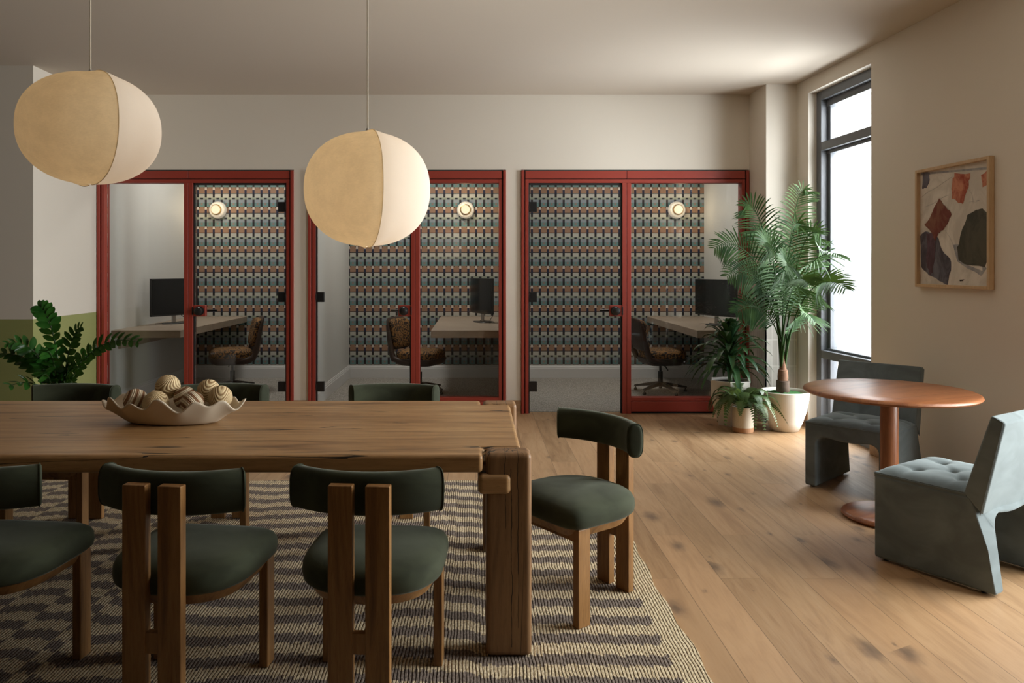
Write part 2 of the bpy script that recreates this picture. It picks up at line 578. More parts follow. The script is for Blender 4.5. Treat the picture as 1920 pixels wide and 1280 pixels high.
    def emit(nm, col, s):
        t = NT(nm)
        e = t.new('ShaderNodeEmission')
        e.inputs[0].default_value = (*col, 1)
        e.inputs[1].default_value = s
        t.t.links.new(e.outputs[0], t.out.inputs[0])
        t.n.remove(t.b)
        M[nm] = t.m
    emit('bulb', (1, .80, .52), 1.35)
    M['frosted'] = plain('frosted_glass_shade', srgb(225, 218, 205), .25, var=.02)
    M['frosted'].node_tree.nodes['Principled BSDF'].inputs['Emission Color'].default_value = (1, .86, .68, 1)
    M['frosted'].node_tree.nodes['Principled BSDF'].inputs['Emission Strength'].default_value = .22


def lt_(t, a, b):
    return t.math('LESS_THAN', a, b)


build_materials()


# ------------------------------------------------------------------ mesh helpers
class MB:
    def __init__(s):
        s.v, s.f = [], []

    def add(s, vs, fs):
        b = len(s.v)
        s.v += [tuple(p) for p in vs]
        s.f += [tuple(b + i for i in f) for f in fs]
        return s

    def box(s, x0, x1, y0, y1, z0, z1):
        vs = [(x, y, z) for z in (z0, z1) for y in (y0, y1) for x in (x0, x1)]
        return s.add(vs, [(0, 2, 3, 1), (4, 5, 7, 6), (0, 1, 5, 4), (2, 6, 7, 3), (0, 4, 6, 2), (1, 3, 7, 5)])

    def prism(s, poly, z0, z1, f=None):
        """poly in plan (ccw), extruded in z; f maps (a,b,c)->xyz"""
        f = f or (lambda a, b, c: (a, b, c))
        n = len(poly)
        vs = [f(a, b, z0) for a, b in poly] + [f(a, b, z1) for a, b in poly]
        fs = [tuple(range(n - 1, -1, -1)), tuple(range(n, 2 * n))]
        fs += [(i, (i + 1) % n, n + (i + 1) % n, n + i) for i in range(n)]
        return s.add(vs, fs)

    def rings(s, rings, cap0=True, cap1=True, closed=True):
        n = len(rings[0])
        vs = [p for r in rings for p in r]
        fs = []
        for k in range(len(rings) - 1):
            for i in range(n if closed else n - 1):
                j = (i + 1) % n
                fs.append((k * n + i, k * n + j, (k + 1) * n + j, (k + 1) * n + i))
        if cap0: fs.append(tuple(range(n - 1, -1, -1)))
        if cap1: fs.append(tuple((len(rings) - 1) * n + i for i in range(n)))
        return s.add(vs, fs)

    def lathe(s, prof, n=40, cx=0, cy=0, cap0=True, cap1=True):
        return s.rings([[(cx + r * math.cos(2 * PI * i / n), cy + r * math.sin(2 * PI * i / n), z) for i in range(n)] for r, z in prof], cap0, cap1)

    def tube(s, pts, r, n=8, cap=True):
        pts = [Vector(p) for p in pts]
        rings = []
        up = None
        for i, p in enumerate(pts):
            t = (pts[min(i + 1, len(pts) - 1)] - pts[max(i - 1, 0)]).normalized()
            if up is None:
                up = Vector((0, 0, 1)) if abs(t.z) < .9 else Vector((0, 1, 0))
            a = t.cross(up).normalized()
            b = a.cross(t).normalized()
            up = b
            rr = r[i] if isinstance(r, (list, tuple)) else r
            rings.append([tuple(p + a * rr * math.cos(2 * PI * k / n) + b * rr * math.sin(2 * PI * k / n)) for k in range(n)])
        return s.rings(rings, cap, cap)

    def sphere(s, c, r, nu=24, nv=14, sx=1, sy=1, sz=1):
        prof = []
        rings = []
        for j in range(1, nv):
            th = PI * j / nv
            rings.append([(c[0] + sx * r * math.sin(th) * math.cos(2 * PI * i / nu), c[1] + sy * r * math.sin(th) * math.sin(2 * PI * i / nu), c[2] - sz * r * math.cos(th)) for i in range(nu)])
        b = len(s.v)
        s.rings(rings, False, False)
        bot = len(s.v); s.v.append((c[0], c[1], c[2] - sz * r))
        top = len(s.v); s.v.append((c[0], c[1], c[2] + sz * r))
        L = b + (nv - 2) * nu
        for i in range(nu):
            s.f.append((bot, b + (i + 1) % nu, b + i))
            s.f.append((top, L + i, L + (i + 1) % nu))
        return s

    def build(s, name, mat, parent=None, smooth=True, bevel=0, seg=3, sub=0, solid=0, angle=38, mats=None, loc=None):
        me = bpy.data.meshes.new(name)
        me.from_pydata(s.v, [], s.f)
        bm = bmesh.new(); bm.from_mesh(me)
        bmesh.ops.recalc_face_normals(bm, faces=bm.faces)
        bm.to_mesh(me); bm.free()
        if smooth:
            me.polygons.foreach_set('use_smooth', [True] * len(me.polygons))
            if not bevel and not sub:
                try: me.set_sharp_from_angle(angle=R(angle))
                except Exception: pass
        me.update()
        o = bpy.data.objects.new(name, me)
        C.objects.link(o)
        for m in (mats or [mat]):
            me.materials.append(m)
        if parent: o.parent = parent
        if loc is not None: o.location = loc
        if solid:
            md = o.modifiers.new('solid', 'SOLIDIFY'); md.thickness = solid; md.offset = 0
        if bevel:
            md = o.modifiers.new('bevel', 'BEVEL'); md.width = bevel; md.segments = seg
            md.limit_method = 'ANGLE'; md.angle_limit = R(35); md.harden_normals = True
        if sub:
            md = o.modifiers.new('sub', 'SUBSURF'); md.levels = sub; md.render_levels = sub
        return o


def thing(name, label, cat, loc=(0, 0, 0), rz=0, group=None):
    o = bpy.data.objects.new(name, None)
    C.objects.link(o)
    o.location = loc
    o.rotation_euler = (0, 0, rz)
    o.empty_display_size = .1
    o['label'] = label; o['category'] = cat
    if group: o['group'] = group
    return o


def tag(o, label, cat, group=None):
    o['label'] = label; o['category'] = cat
    if group: o['group'] = group
    return o


def struct(o):
    o['kind'] = 'structure'
    return o


def dup(root, loc, rz, label, group=None):
    r = root.copy(); C.objects.link(r)
    r.location = loc; r.rotation_euler = (0, 0, rz); r['label'] = label
    if group: r['group'] = group
    def rec(a, b):
        for ch in list(a.children):
            if ch is b: continue
            c = ch.copy(); C.objects.link(c); c.parent = b
            rec(ch, c)
    rec(root, r)
    return r


def bez(p0, p1, p2, p3, t):
    a = 1 - t
    return p0 * a ** 3 + p1 * 3 * a * a * t + p2 * 3 * a * t * t + p3 * t ** 3


# ------------------------------------------------------------------ the setting
ZC = 3.13
BW = 7.52       # plane of the back wall
WX = lambda y: 2.99 + (7.05 - y) * .0472     # face of the right-hand wall
ZF = 2.394      # top of the booth fronts
F1, F2, F3 = (-3.705, -1.777), (-1.635, .309), (.456, 2.694)


def rw(y0, y1, z0, z1, mb, a=0, b=.28):
    mb.prism([(WX(y0) + a, y0), (WX(y0) + b, y0), (WX(y1) + b, y1), (WX(y1) + a, y1)], z0, z1)


floor = struct(MB().box(-7, 4.2, -2.2, 7.60, -.1, 0).build('floor', M['floor'], smooth=False))
struct(MB().box(-7, 4.2, -2.2, 10.2, ZC, ZC + .15).build('ceiling', M['ceiling'], smooth=False))
m = MB()
m.box(-3.71, F1[0], BW, BW + .15, 0, ZC)
m.box(F1[0], F3[1], BW, BW + .15, ZF, ZC)
m.box(F1[1], F2[0], BW, BW + .15, 0, ZF)
m.box(F2[1], F3[0], BW, BW + .15, 0, ZF)
m.box(F3[1], 3.3, BW, BW + .15, 0, ZC)
struct(m.build('wall_back', M['wall'], smooth=False))
struct(MB().box(-7, -3.71, 6.43, 10.1, 0, ZC).build('wall_left', M['two_tone'], smooth=False))
m = MB()
rw(6.88, 7.52, 0, ZC, m)
rw(5.88, 6.88, 3.0, ZC, m)
rw(4.15, 5.88, 0, ZC, m)
rw(2.25, 4.15, 2.9, ZC, m)
rw(2.25, 4.15, 0, .12, m)
rw(-2.2, 2.25, 0, ZC, m)
m.box(3.0, 3.28, BW + .15, 10.1, 0, ZC)
struct(m.build('wall_right', M['wall'], smooth=False))
struct(MB().box(-7.1, 4.2, -2.4, -2.2, 0, ZC).build('wall_rear', M['wall_shell'], smooth=False))
struct(MB().box(-7.2, -7.0, -2.4, 6.43, 0, ZC).build('wall_far_left', M['wall_shell'], smooth=False))
# corner column with tiled lower part
struct(MB().box(2.70, 3.02, 7.09, BW, 0, ZC).build('trim_1', M['wall'], smooth=False))
m = MB().box(2.688, 2.70, 7.078, BW - .02, 0, 1.43).box(2.688, 2.975, 7.078, 7.09, 0, 1.43)
o = struct(m.build('trim_2', M['tile'], smooth=False))
struct(MB().box(2.672, 2.70, 7.062, BW - .02, 1.43, 1.455).box(2.672, 2.975, 7.062, 7.09, 1.43, 1.455).build('trim_3', M['round_wood'], bevel=.004))
# booth shells
struct(MB().box(F1[1] - .0, F2[0], BW + .15, 9.96, 0, ZC).build('wall_partition_left', M['booth_white'], smooth=False))
struct(MB().box(.345, F3[0], BW + .15, 9.96, 0, ZC).build('wall_partition_right', M['booth_white'], smooth=False))
struct(MB().box(-3.71, 3.0, 9.96, 10.1, 0, ZC).build('wall_wallpaper', M['wallpaper'], smooth=False))
struct(MB().box(-3.73, -3.66, BW + .15, 9.96, 0, ZC).build('wall_booth_left', M['booth_white'], smooth=False))
struct(MB().box(2.985, 3.02, BW + .15, 9.96, 0, ZC).build('wall_booth_right', M['booth_white'], smooth=False))
struct(MB().box(-3.73, 3.1, 7.60, 10.0, -.1, .004).build('floor_carpet', M['carpet'], smooth=False))


def basebd(name, x0, x1, y, ):
    # profiled white skirting in front of plane y
    pr = [(0, 0), (-.018, 0), (-.018, .125), (-.014, .132), (-.014, .145), (-.008, .152), (-.008, .162), (-.004, .167), (0, .167)]
    m = MB()
    m.rings([[(x, y + a, b) for a, b in pr] for x in (x0, x1)])
    return struct(m.build(name, M['white_trim'], smooth=False))


def basebd_y(name, x, y0, y1, sgn):
    pr = [(0, 0), (.018, 0), (.018, .125), (.014, .132), (.014, .145), (.008, .152), (.008, .162), (.004, .167), (0, .167)]
    m = MB()
    m.rings([[(x + sgn * a, y, b) for a, b in pr] for y in (y0, y1)])
    return struct(m.build(name, M['white_trim'], smooth=False))


basebd('baseboard_1', -3.66, F1[1], 9.96)
basebd('baseboard_2', F2[0], .345, 9.96)
basebd('baseboard_3', F3[0], 2.985, 9.96)
basebd_y('baseboard_4', F2[0], BW + .16, 9.94, 1)
basebd_y('baseboard_5', -3.66, BW + .16, 9.94, 1)
basebd_y('baseboard_6', F1[1], BW + .16, 9.94, -1)
basebd_y('baseboard_7', .345, BW + .16, 9.94, -1)
basebd_y('baseboard_8', F3[0], BW + .16, 9.94, 1)
basebd_y('baseboard_9', 2.985, BW + .16, 9.94, -1)
# oak skirting of the big room
m = MB()
m.box(F1[1] + .002, F2[0] - .002, BW - .014, BW, 0, .13)
m.box(F2[1] + .002, F3[0] - .002, BW - .014, BW, 0, .13)
struct(m.build('baseboard_10', M['base_wood'], bevel=.003))
m = MB()
m.box(-3.71, -3.697, 6.43, BW - .02, 0, .13)
m.box(-7, -3.697, 6.417, 6.43, 0, .13)
struct(m.build('baseboard_11', M['base_wood'], bevel=.003))
m = MB()
rw(2.25, 5.88, 0, .10, m, -.013, 0)
rw(6.88, 7.06, 0, .13, m, -.013, 0)
struct(m.build('baseboard_12', M['base_wood'], bevel=.003))

# ---- the tall window in the corner
win = bpy.data.objects.new('window_1', None); C.objects.link(win); win['kind'] = 'structure'
A, B = .075, .20


def wbox(mb, y0, y1, z0, z1, a=A, b=B):
    rw(y0, y1, z0, z1, mb, a, b)


m = MB()
wbox(m, 6.80, 6.88, 0, 3.0); wbox(m, 5.88, 5.96, 0, 3.0)
wbox(m, 5.96, 6.80, 2.92, 3.0); wbox(m, 5.96, 6.80, 0, .10)
wbox(m, 5.96, 6.80, 2.86, 2.92, A + .05)
wbox(m, 6.755, 6.80, .10, 2.92, A + .06); wbox(m, 5.96, 6.0, .10, 2.92, A + .06)
m.build('window_frame', M['grey_metal'], win, bevel=.004)
m = MB(); wbox(m, 5.96, 6.80, 2.47, 2.545); wbox(m, 5.96, 6.80, 2.44, 2.47, A + .05); m.build('transom', M['grey_metal'], win, bevel=.004)
m = MB(); wbox(m, 5.96, 6.80, .63, .70); wbox(m, 5.96, 6.80, .70, .72, A + .05); m.build('mid_rail', M['grey_metal'], win, bevel=.004)
m = MB(); wbox(m, 6.0, 6.76, .10, 2.87, A + .085, A + .093); m.build('pane', M['window_glass'], win, smooth=False)
# larger window added further along the wall, unseen, to let in side light
added_win = bpy.data.objects.new('added_window', None); C.objects.link(added_win); added_win['kind'] = 'structure'
m = MB()
for y0, y1 in ((2.25, 2.33), (3.17, 3.24), (4.07, 4.15)):
    wbox(m, y0, y1, .12, 2.9)
wbox(m, 2.33, 4.07, 2.82, 2.9); wbox(m, 2.33, 4.07, .12, .2); wbox(m, 2.33, 4.07, 2.44, 2.5)
m.build('window_frame', M['grey_metal'], added_win, bevel=.004)
m = MB(); wbox(m, 2.33, 4.07, .2, 2.82, A + .085, A + .093); m.build('pane', M['window_glass'], added_win, smooth=False)
# balcony slab seen through the upper pane
struct(MB().box(3.45, 5.2, 4.2, 8.4, 3.12, 3.3).build('ceiling_balcony', M['slab'], smooth=False))


# ------------------------------------------------------------------ glass booth fronts
Zy = lambda py: 1.43 - (py - 502) * BW / 1435


def booth_front(x0, x1, door_left, mx0, mx1, label):
    t = thing('glass_partition', label, 'glass partition', (x0, BW, 0), group='red framed glass booth fronts')
    w = x1 - x0
    a, b = mx0 - x0, mx1 - x0
    red = M['red']
    zt, zh, zr = Zy(319.5), Zy(335), Zy(343)
    # outer channels
    m = MB().box(0.002, .030, -.022, .10, 0, zt)
    m.build('frame_post', red, t, bevel=.003)
    m = MB().box(.040, .072, -.012, .10, 0, zh - .005); m.build('frame_post', red, t, bevel=.003)
    m = MB().box(w - .030, w - .002, -.022, .10, 0, zt); m.build('frame_post', red, t, bevel=.003)
    m = MB().box(w - .072, w - .040, -.012, .10, 0, zh - .005); m.build('frame_post', red, t, bevel=.003)
    m = MB().box(.030, .040, .004, .10, 0, zt).box(w - .040, w - .030, .004, .10, 0, zt)
    m.box(.03, w - .03, .004, .1, zt - .004, ZF)
    m.box(.03, w - .03, .004, .1, zh - .006, zh)
    m.box(a + .042, b - .042, .004, .08, .012, zr)
    m.build('shadow_gap_seal', M['seal'], t, smooth=False)
    # header panels and rail
    for p, q in ((.041, (a + b) / 2 - .002), ((a + b) / 2 + .002, w - .041)):
        MB().box(p, q, -.014, .10, zh, zt - .004).build('header_panel', red, t, bevel=.003)
    MB().box(.072, w - .072, -.010, .10, zr, zh - .006).build('top_rail', red, t, bevel=.003)
    # mullion
    MB().box(a, a + .042, -.012, .09, 0, zr).build('mullion', red, t, bevel=.003)
    MB().box(b - .042, b, -.012, .09, 0, zr).build('mullion', red, t, bevel=.003)
    if door_left:
        dx0, dx1, fx0, fx1 = .072, a, b, w - .072
    else:
        dx0, dx1, fx0, fx1 = b, w - .072, .072, a
    # fixed light
    m = MB().box(fx0, fx1, -.010, .09, .125, Zy(745))
    m.build('bottom_rail', red, t, bevel=.003)
    MB().box(fx0, fx1, -.014, .09, .020, .120).build('bottom_panel', red, t, bevel=.003)
    MB().box(fx0, fx1, .01, .09, 0, .020).box(fx0, fx1, .01, .09, .12, .125).build('bottom_seal', M['seal'], t, smooth=False)
    MB().box(fx0 + .001, fx1 - .001, .045, .055, Zy(745), zr).build('fixed_pane', M['booth_glass'], t, smooth=False)
    # door leaf
    d = MB().box(dx0 + .014, dx1 - .014, .020, .030, .012, zr - .02).build('door', M['booth_glass'], t, smooth=False)
    m = MB()
    m.box(dx0, dx0 + .012, .006, .05, 0, zr).box(dx1 - .012, dx1, .006, .05, 0, zr).box(dx0, dx1, .006, .05, zr - .016, zr)
    m.build('door_seal', M['seal'], t, smooth=False)
    hx = dx0 + .004 if door_left else dx1 - .084
    for zz in (Zy(397), Zy(566), Zy(734)):
        m = MB().box(hx, hx + .08, -.004, .036, zz, zz + .098)
        kx = hx + (-.002 if door_left else .07)
        m.box(kx, kx + .012, -.012, 0, zz + .02, zz + .078)
        m.build('hinge', M['black'], d, bevel=.002)
    s = -1 if door_left else 1
    px = dx1 - .002 if door_left else dx0 + .002
    zc = Zy(582.5)
    MB().box(min(px, px + s * .122), max(px, px + s * .122), -.006, .042, zc - .055, zc + .055).build('lock_plate', red, d, bevel=.003)
    kx = px + s * .068
    m = MB()
    prof = [(.0, 0), (.043, 0), (.045, .008), (.045, .016), (.030, .020), (.026, .034), (.036, .044), (.042, .058), (.036, .072), (.018, .080), (.0, .081)]
    m.rings([[(kx + r * math.cos(2 * PI * i / 28), -.006 - y, zc + r * math.sin(2 * PI * i / 28)) for i in range(28)] for r, y in prof if r > 0])
    m.build('door_knob', M['black'], d)
    m = MB().tube([(kx, .04, zc), (kx, .085, zc), (kx + s * .03, .09, zc), (kx + s * .135, .09, zc)], .010, 10)
    m.build('door_lever', M['black'], d)
    m = MB().box(px - s * .004 - .006, px - s * .004 + .006, -.016, .03, zc - .04, zc + .04)
    m.build('strike', M['black'], d, bevel=.002)
    return t


X = lambda px: (px - 890) * BW / 1435
booth_front(*F1, False, X(345.5), X(362), 'red framed glass booth front on the left, door hinged on its right')
booth_front(*F2, True, X(770.5), X(787), 'red framed glass booth front in the middle, partly behind the lower pendant lamp')
booth_front(*F3, True, X(1166.5), X(1183), 'red framed glass booth front nearest the potted palm')


# ------------------------------------------------------------------ booth contents
def desk(x0, x1, label, wall_right):
    t = thing('desk', label, 'desk', (x0, 7.70, 0), group='booth desks')
    w = x1 - x0
    MB().box(0, w, 0, 2.25, .725, .80).build('desk_top', M['desk'], t, bevel=.003)
    m = MB()
    if wall_right: m.box(w - .03, w, .15, 2.1, .60, .725)
    else: m.box(0, .03, .15, 2.1, .60, .725)
    m.build('wall_bracket', M['desk'], t, bevel=.002)
    return t


desk(-3.658, -2.96, 'greige desk slab in the left booth running along its left wall', False)
desk(-.44, .343, 'greige desk slab in the middle booth beside the tiger print chair', True)
desk(2.24, 2.983, 'greige desk slab in the right booth behind the leafy plants', True)


def monitor(a, b, zb, zt, label, base_off):
    """a,b: plan ends of the screen; base_off: plan offset of the stand"""
    a, b = Vector(a), Vector(b)
    c = (a + b) / 2
    w = (b - a).length
    ang = math.atan2(b.y - a.y, b.x - a.x)
    t = thing('monitor', label, 'monitor', (c.x, c.y, .80), ang, group='monitors on the booth desks')
    z0, z1 = zb - .80, zt - .80
    f = base_off   # +1: stand on local +y side
    n = 13
    def crv(x): return -f * .035 * (1 - (2 * x / w) ** 2) + f * .035
    ring = []
    xs = [-w / 2 + w * i / (n - 1) for i in range(n)]
    def slab(xs_, y0, y1, zz0, zz1):
        m = MB()
        m.rings([[(x, y0 - crv(x) * -1, zz0), (x, y1 - crv(x) * -1, zz0), (x, y1 - crv(x) * -1, zz1), (x, y0 - crv(x) * -1, zz1)] for x in xs_])
        return m
    yf = -f * .012
    slab(xs, min(yf, f * .018), max(yf, f * .018), z0, z1).build('housing', M['plastic'], t, bevel=.003)
    e = .008
    ys = yf - f * .0015
    slab([x * (1 - 2 * e / w) for x in xs], min(yf, ys), max(yf, ys), z0 + .02, z1 - e).build('screen', M['screen'], t, smooth=False)
    m = MB().box(-.10, .10, min(f * .015, f * .05), max(f * .015, f * .05), z0 + .08, z1 - .1)
    m.build('back_cover', M['plastic'], t, bevel=.01)
    m = MB().box(-.025, .025, min(f * .04, f * .06), max(f * .04, f * .06), .01, z0 + .2)
    m.build('stand_neck', M['steel'], t, bevel=.004)
    m = MB()
    m.lathe([(.12, 0), (.125, .004), (.12, .010), (.03, .014)], 36, 0, f * .05)
    m.v = [(x * 1.15, (y - f * .05) * .8 + f * .05, z) for x, y, z in m.v]
    m.build('stand_base', M['plastic'], t)
    pts = [Vector((.03, f * .05, z0 + .12)), Vector((.14, f * .12, z0 + .02)), Vector((.19, f * .05, .03)), Vector((.12, f * .14, .008)), Vector((-.05, f * .16, .008)), Vector((-.2, f * .12, .008))]
    cv = []
    for i in range(len(pts) - 1):
        p0 = pts[max(i - 1, 0)]; p1 = pts[i]; p2 = pts[i + 1]; p3 = pts[min(i + 2, len(pts) - 1)]
        for k in range(6):
            q = k / 6
            cv.append(.5 * ((2 * p1) + (p2 - p0) * q + (2 * p0 - 5 * p1 + 4 * p2 - p3) * q * q + (3 * p1 - p0 - 3 * p2 + p3) * q ** 3))
    MB().tube(cv + [pts[-1]], .0035, 6).build('cable', M['plastic'], t)
    return t


monitor((-3.50, 8.33), (-3.22, 8.95), .895, 1.31, 'black monitor turned toward the glass on the left booth desk', 1)
monitor((-.075, 9.10), (.17, 8.60), .905, 1.31, 'black monitor seen nearly side-on in the middle booth', 1)
monitor((2.48, 8.68), (2.74, 8.08), .905, 1.305, 'black monitor above the leafy plants in the right booth', 1)


def superring(hw, hd, n, e, z, cx=0, cy=0):
    out = []
    for i in range(n):
        a = 2 * PI * i / n
        ca, sa = math.cos(a), math.sin(a)
        out.append((cx + hw * math.copysign(abs(ca) ** (2 / e), ca), cy + hd * math.copysign(abs(sa) ** (2 / e), sa), z))
    return out


def office_chair(label):
    t = thing('office_chair', label, 'office chair', group='tiger print chairs in the booths')
    # seat cushion
    m = MB()
    prof = [(.96, .385), (1.0, .40), (1.0, .455), (.96, .480), (.82, .495), (.4, .502), (.05, .503)]
    m.rings([superring(.235 * s, .235 * s, 44, 4.5, z, 0, .02) for s, z in prof])
    m.build('seat', M['tiger'], t, angle=60)
    m = MB()
    prof = [(.80, .325), (.97, .345), (1.03, .385), (1.03, .402), (.98, .404)]
    m.rings([superring(.24 * s, .24 * s, 44, 4.5, z, 0, .018) for s, z in prof])
    m.build('seat_shell', M['brown_shell'], t, angle=60)
    # leaning back: cushion and leather outer shell
    def lean(v, z): return v - (z - .42) * .20
    def panel(hw, hh, zc, y0, y1, e, nm, mat, cur=.03):
        m = MB()
        rings = []
        for s, yy in ((.02, y0), (.7, y0 - .002 * 0), (.93, y0 + (y1 - y0) * .12), (1, y0 + (y1 - y0) * .45), (.97, y0 + (y1 - y0) * .85), (.8, y1), (.02, y1)):
            rg = superring(hw * s, hh * s, 44, e, 0)
            rings.append([(x, lean(yy, zc + z) + cur * (x / hw) ** 2, zc + z) for x, z, _ in rg])
        m.rings(rings)
        m.build(nm, mat, t, angle=60)
    panel(.205, .165, .68, -.175, -.245, 5, 'backrest', M['tiger'])
    panel(.225, .185, .675, -.235, -.270, 5, 'back_shell', M['brown_shell'])
    for s in (-1, 1):
        m = MB()
        pts = [(s * .215, .02, .37), (s * .225, -.12, .375), (s * .228, -.205, .40), (s * .226, -.235, .47), (s * .222, lean(-.225, .62), .62), (s * .21, lean(-.225, .78), .78)]
        m.tube(pts, [.028, .03, .036, .034, .028, .02], 12)
        m.build('side_frame', M['brown_shell'], t)
    MB().lathe([(.012, .11), (.028, .115), (.028, .24), (.014, .245), (.014, .33), (.05, .335), (.05, .345)], 20).build('gas_column', M['black'], t)
    MB().tube([(.03, 0, .32), (.10, .02, .31), (.15, .03, .27)], .007, 8).build('height_lever', M['black'], t)
    for k in range(5):
        a = 2 * PI * k / 5 + .25
        c, s = math.cos(a), math.sin(a)
        m = MB()
        rings = []
        for r, hw, z0, z1 in ((.02, .022, .075, .125), (.12, .020, .07, .108), (.30, .014, .048, .068), (.31, .012, .05, .064)):
            rings.append([(r * c - q * hw * s, r * s + q * hw * c, z) for q, z in ((-1, z0), (1, z0), (1, z1), (-1, z1))])
        m.rings(rings)
        lg = m.build('base_leg', M['black'], t, bevel=.003)
        MB().lathe([(.018, .005), (.022, .009), (.018, .03), (.008, .034), (.008, .055)], 16, .295 * c, .295 * s).build('glide', M['plastic'], lg)
    return t


oc = office_chair('tiger print swivel chair facing left at the desk in the left booth')
oc.location = (-2.80, 8.85, .004); oc.rotation_euler = (0, 0, R(113))
dup(oc, (-.63, 8.75, .004), R(-116), 'tiger print swivel chair in the middle booth, its back cut by the red mullion')
dup(oc, (2.13, 8.78, .004), R(-82), 'tiger print swivel chair facing right in the right booth')


def sconce(x, label):
    t = thing('wall_sconce', label, 'wall lamp', (x, 9.96, 2.18), group='globe wall lamps in the booths')
    def ly(prof, n=36):
        return MB().rings([[(r * math.cos(2 * PI * i / n), -y, r * math.sin(2 * PI * i / n)) for i in range(n)] for r, y in prof])
    ly([(.06, 0), (.095, .004), (.112, .03), (.108, .06), (.09, .085), (.066, .098), (.060, .098)]).build('dome', M['frosted'], t)
    ly([(.058, .09), (.068, .096), (.070, .108), (.060, .112)]).build('ring', M['brass'], t)
    MB().sphere((0, -.125, 0), .056, 28, 16).build('bulb', M['bulb'], t)
    l = bpy.data.lights.new('sconce_glow', 'POINT')
    l.energy = 3.0; l.color = (1, .78, .5); l.shadow_soft_size = .05
    lo = bpy.data.objects.new('sconce_glow', l); C.objects.link(lo); lo.parent = t; lo.location = (0, -.24, 0)
    return t


s0 = sconce(-3.33, 'round glowing wall lamp seen through the left booth door')
for x, lab in ((-.118, 'round glowing wall lamp in the middle booth, right of the lower pendant'), (2.62, 'round glowing wall lamp in the right booth above its monitor')):
    dup(s0, (x, 9.96, 2.18), 0, lab)


# ------------------------------------------------------------------ dining group
def rug():
    nx, ny = 60, 50
    x0, x1, y0, y1 = -3.4, .815, 1.3, 5.10
    m = MB()
    top = []
    for j in range(ny + 1):
        row = []
        for i in range(nx + 1):
            x = x0 + (x1 - x0) * i / nx
            y = y0 + (y1 - y0) * j / ny
            if i == nx: x += .008 * math.sin(j * 1.3) + .006 * math.sin(j * .41)
            if j == ny: y += .006 * math.sin(i * 1.1)
            z = .013
            row.append((x, y, z))
        top.append(row)
    vs = [p for r in top for p in r]
    N = nx + 1
    fs = [(j * N + i, j * N + i + 1, (j + 1) * N + i + 1, (j + 1) * N + i) for j in range(ny) for i in range(nx)]
    m.add(vs, fs)
    border = [(i, 0) for i in range(nx)] + [(nx, j) for j in range(ny)] + [(i, ny) for i in range(nx, 0, -1)] + [(0, j) for j in range(ny, 0, -1)]
    bt = [top[j][i] for i, j in border]
    n = len(bt)
    m.add(bt + [(x, y, .001) for x, y, z in bt], [(i, n + i, n + (i + 1) % n, (i + 1) % n) for i in range(n)] + [tuple(range(n, 2 * n))])
    o = m.build('rug', M['rug'])
    tag(o, 'cream and grey striped woven rug under the long dining table', 'rug')


rug()


def dining_table():
    t = thing('dining_table', 'long chunky rustic oak dining table on the striped rug', 'dining table')
    zt = .752
    XL = -3.0     # left end (outside the picture)
    poly = [(XL + .15, 2.77), (.029, 2.77), (.029, 2.905), (.175, 2.905), (.175, 3.80), (.029, 3.80), (.029, 3.92), (XL + .15, 3.92), (XL + .15, 3.80), (XL, 3.80), (XL, 2.905), (XL + .15, 2.905)]
    MB().prism(poly, zt - .066, zt).build('tabletop', M['table'], t, bevel=.016, seg=5)
    MB().box(XL + .12, .06, 2.93, 3.78, .655, zt - .066).build('apron', M['table'], t, bevel=.004)
    for (x0, x1) in ((.041, .208), (XL - .03, XL + .137)):
        for (y0, y1) in ((2.785, 2.900), (3.805, 3.925)):
            MB().box(x0, x1, y0, y1, .0135, zt + .002).build('leg', M['table_leg'], t, bevel=.02, seg=5)
            if x0 > 0: a, b = .012, .131
            else: a, b = XL + .04, XL + .165
            c, d = (2.772, 2.95) if y0 < 3 else (3.76, 3.938)
            MB().box(a, b, c, d, .607, .679).build('joint_block', M['table'], t, bevel=.018, seg=5)
    return t


dining_table()


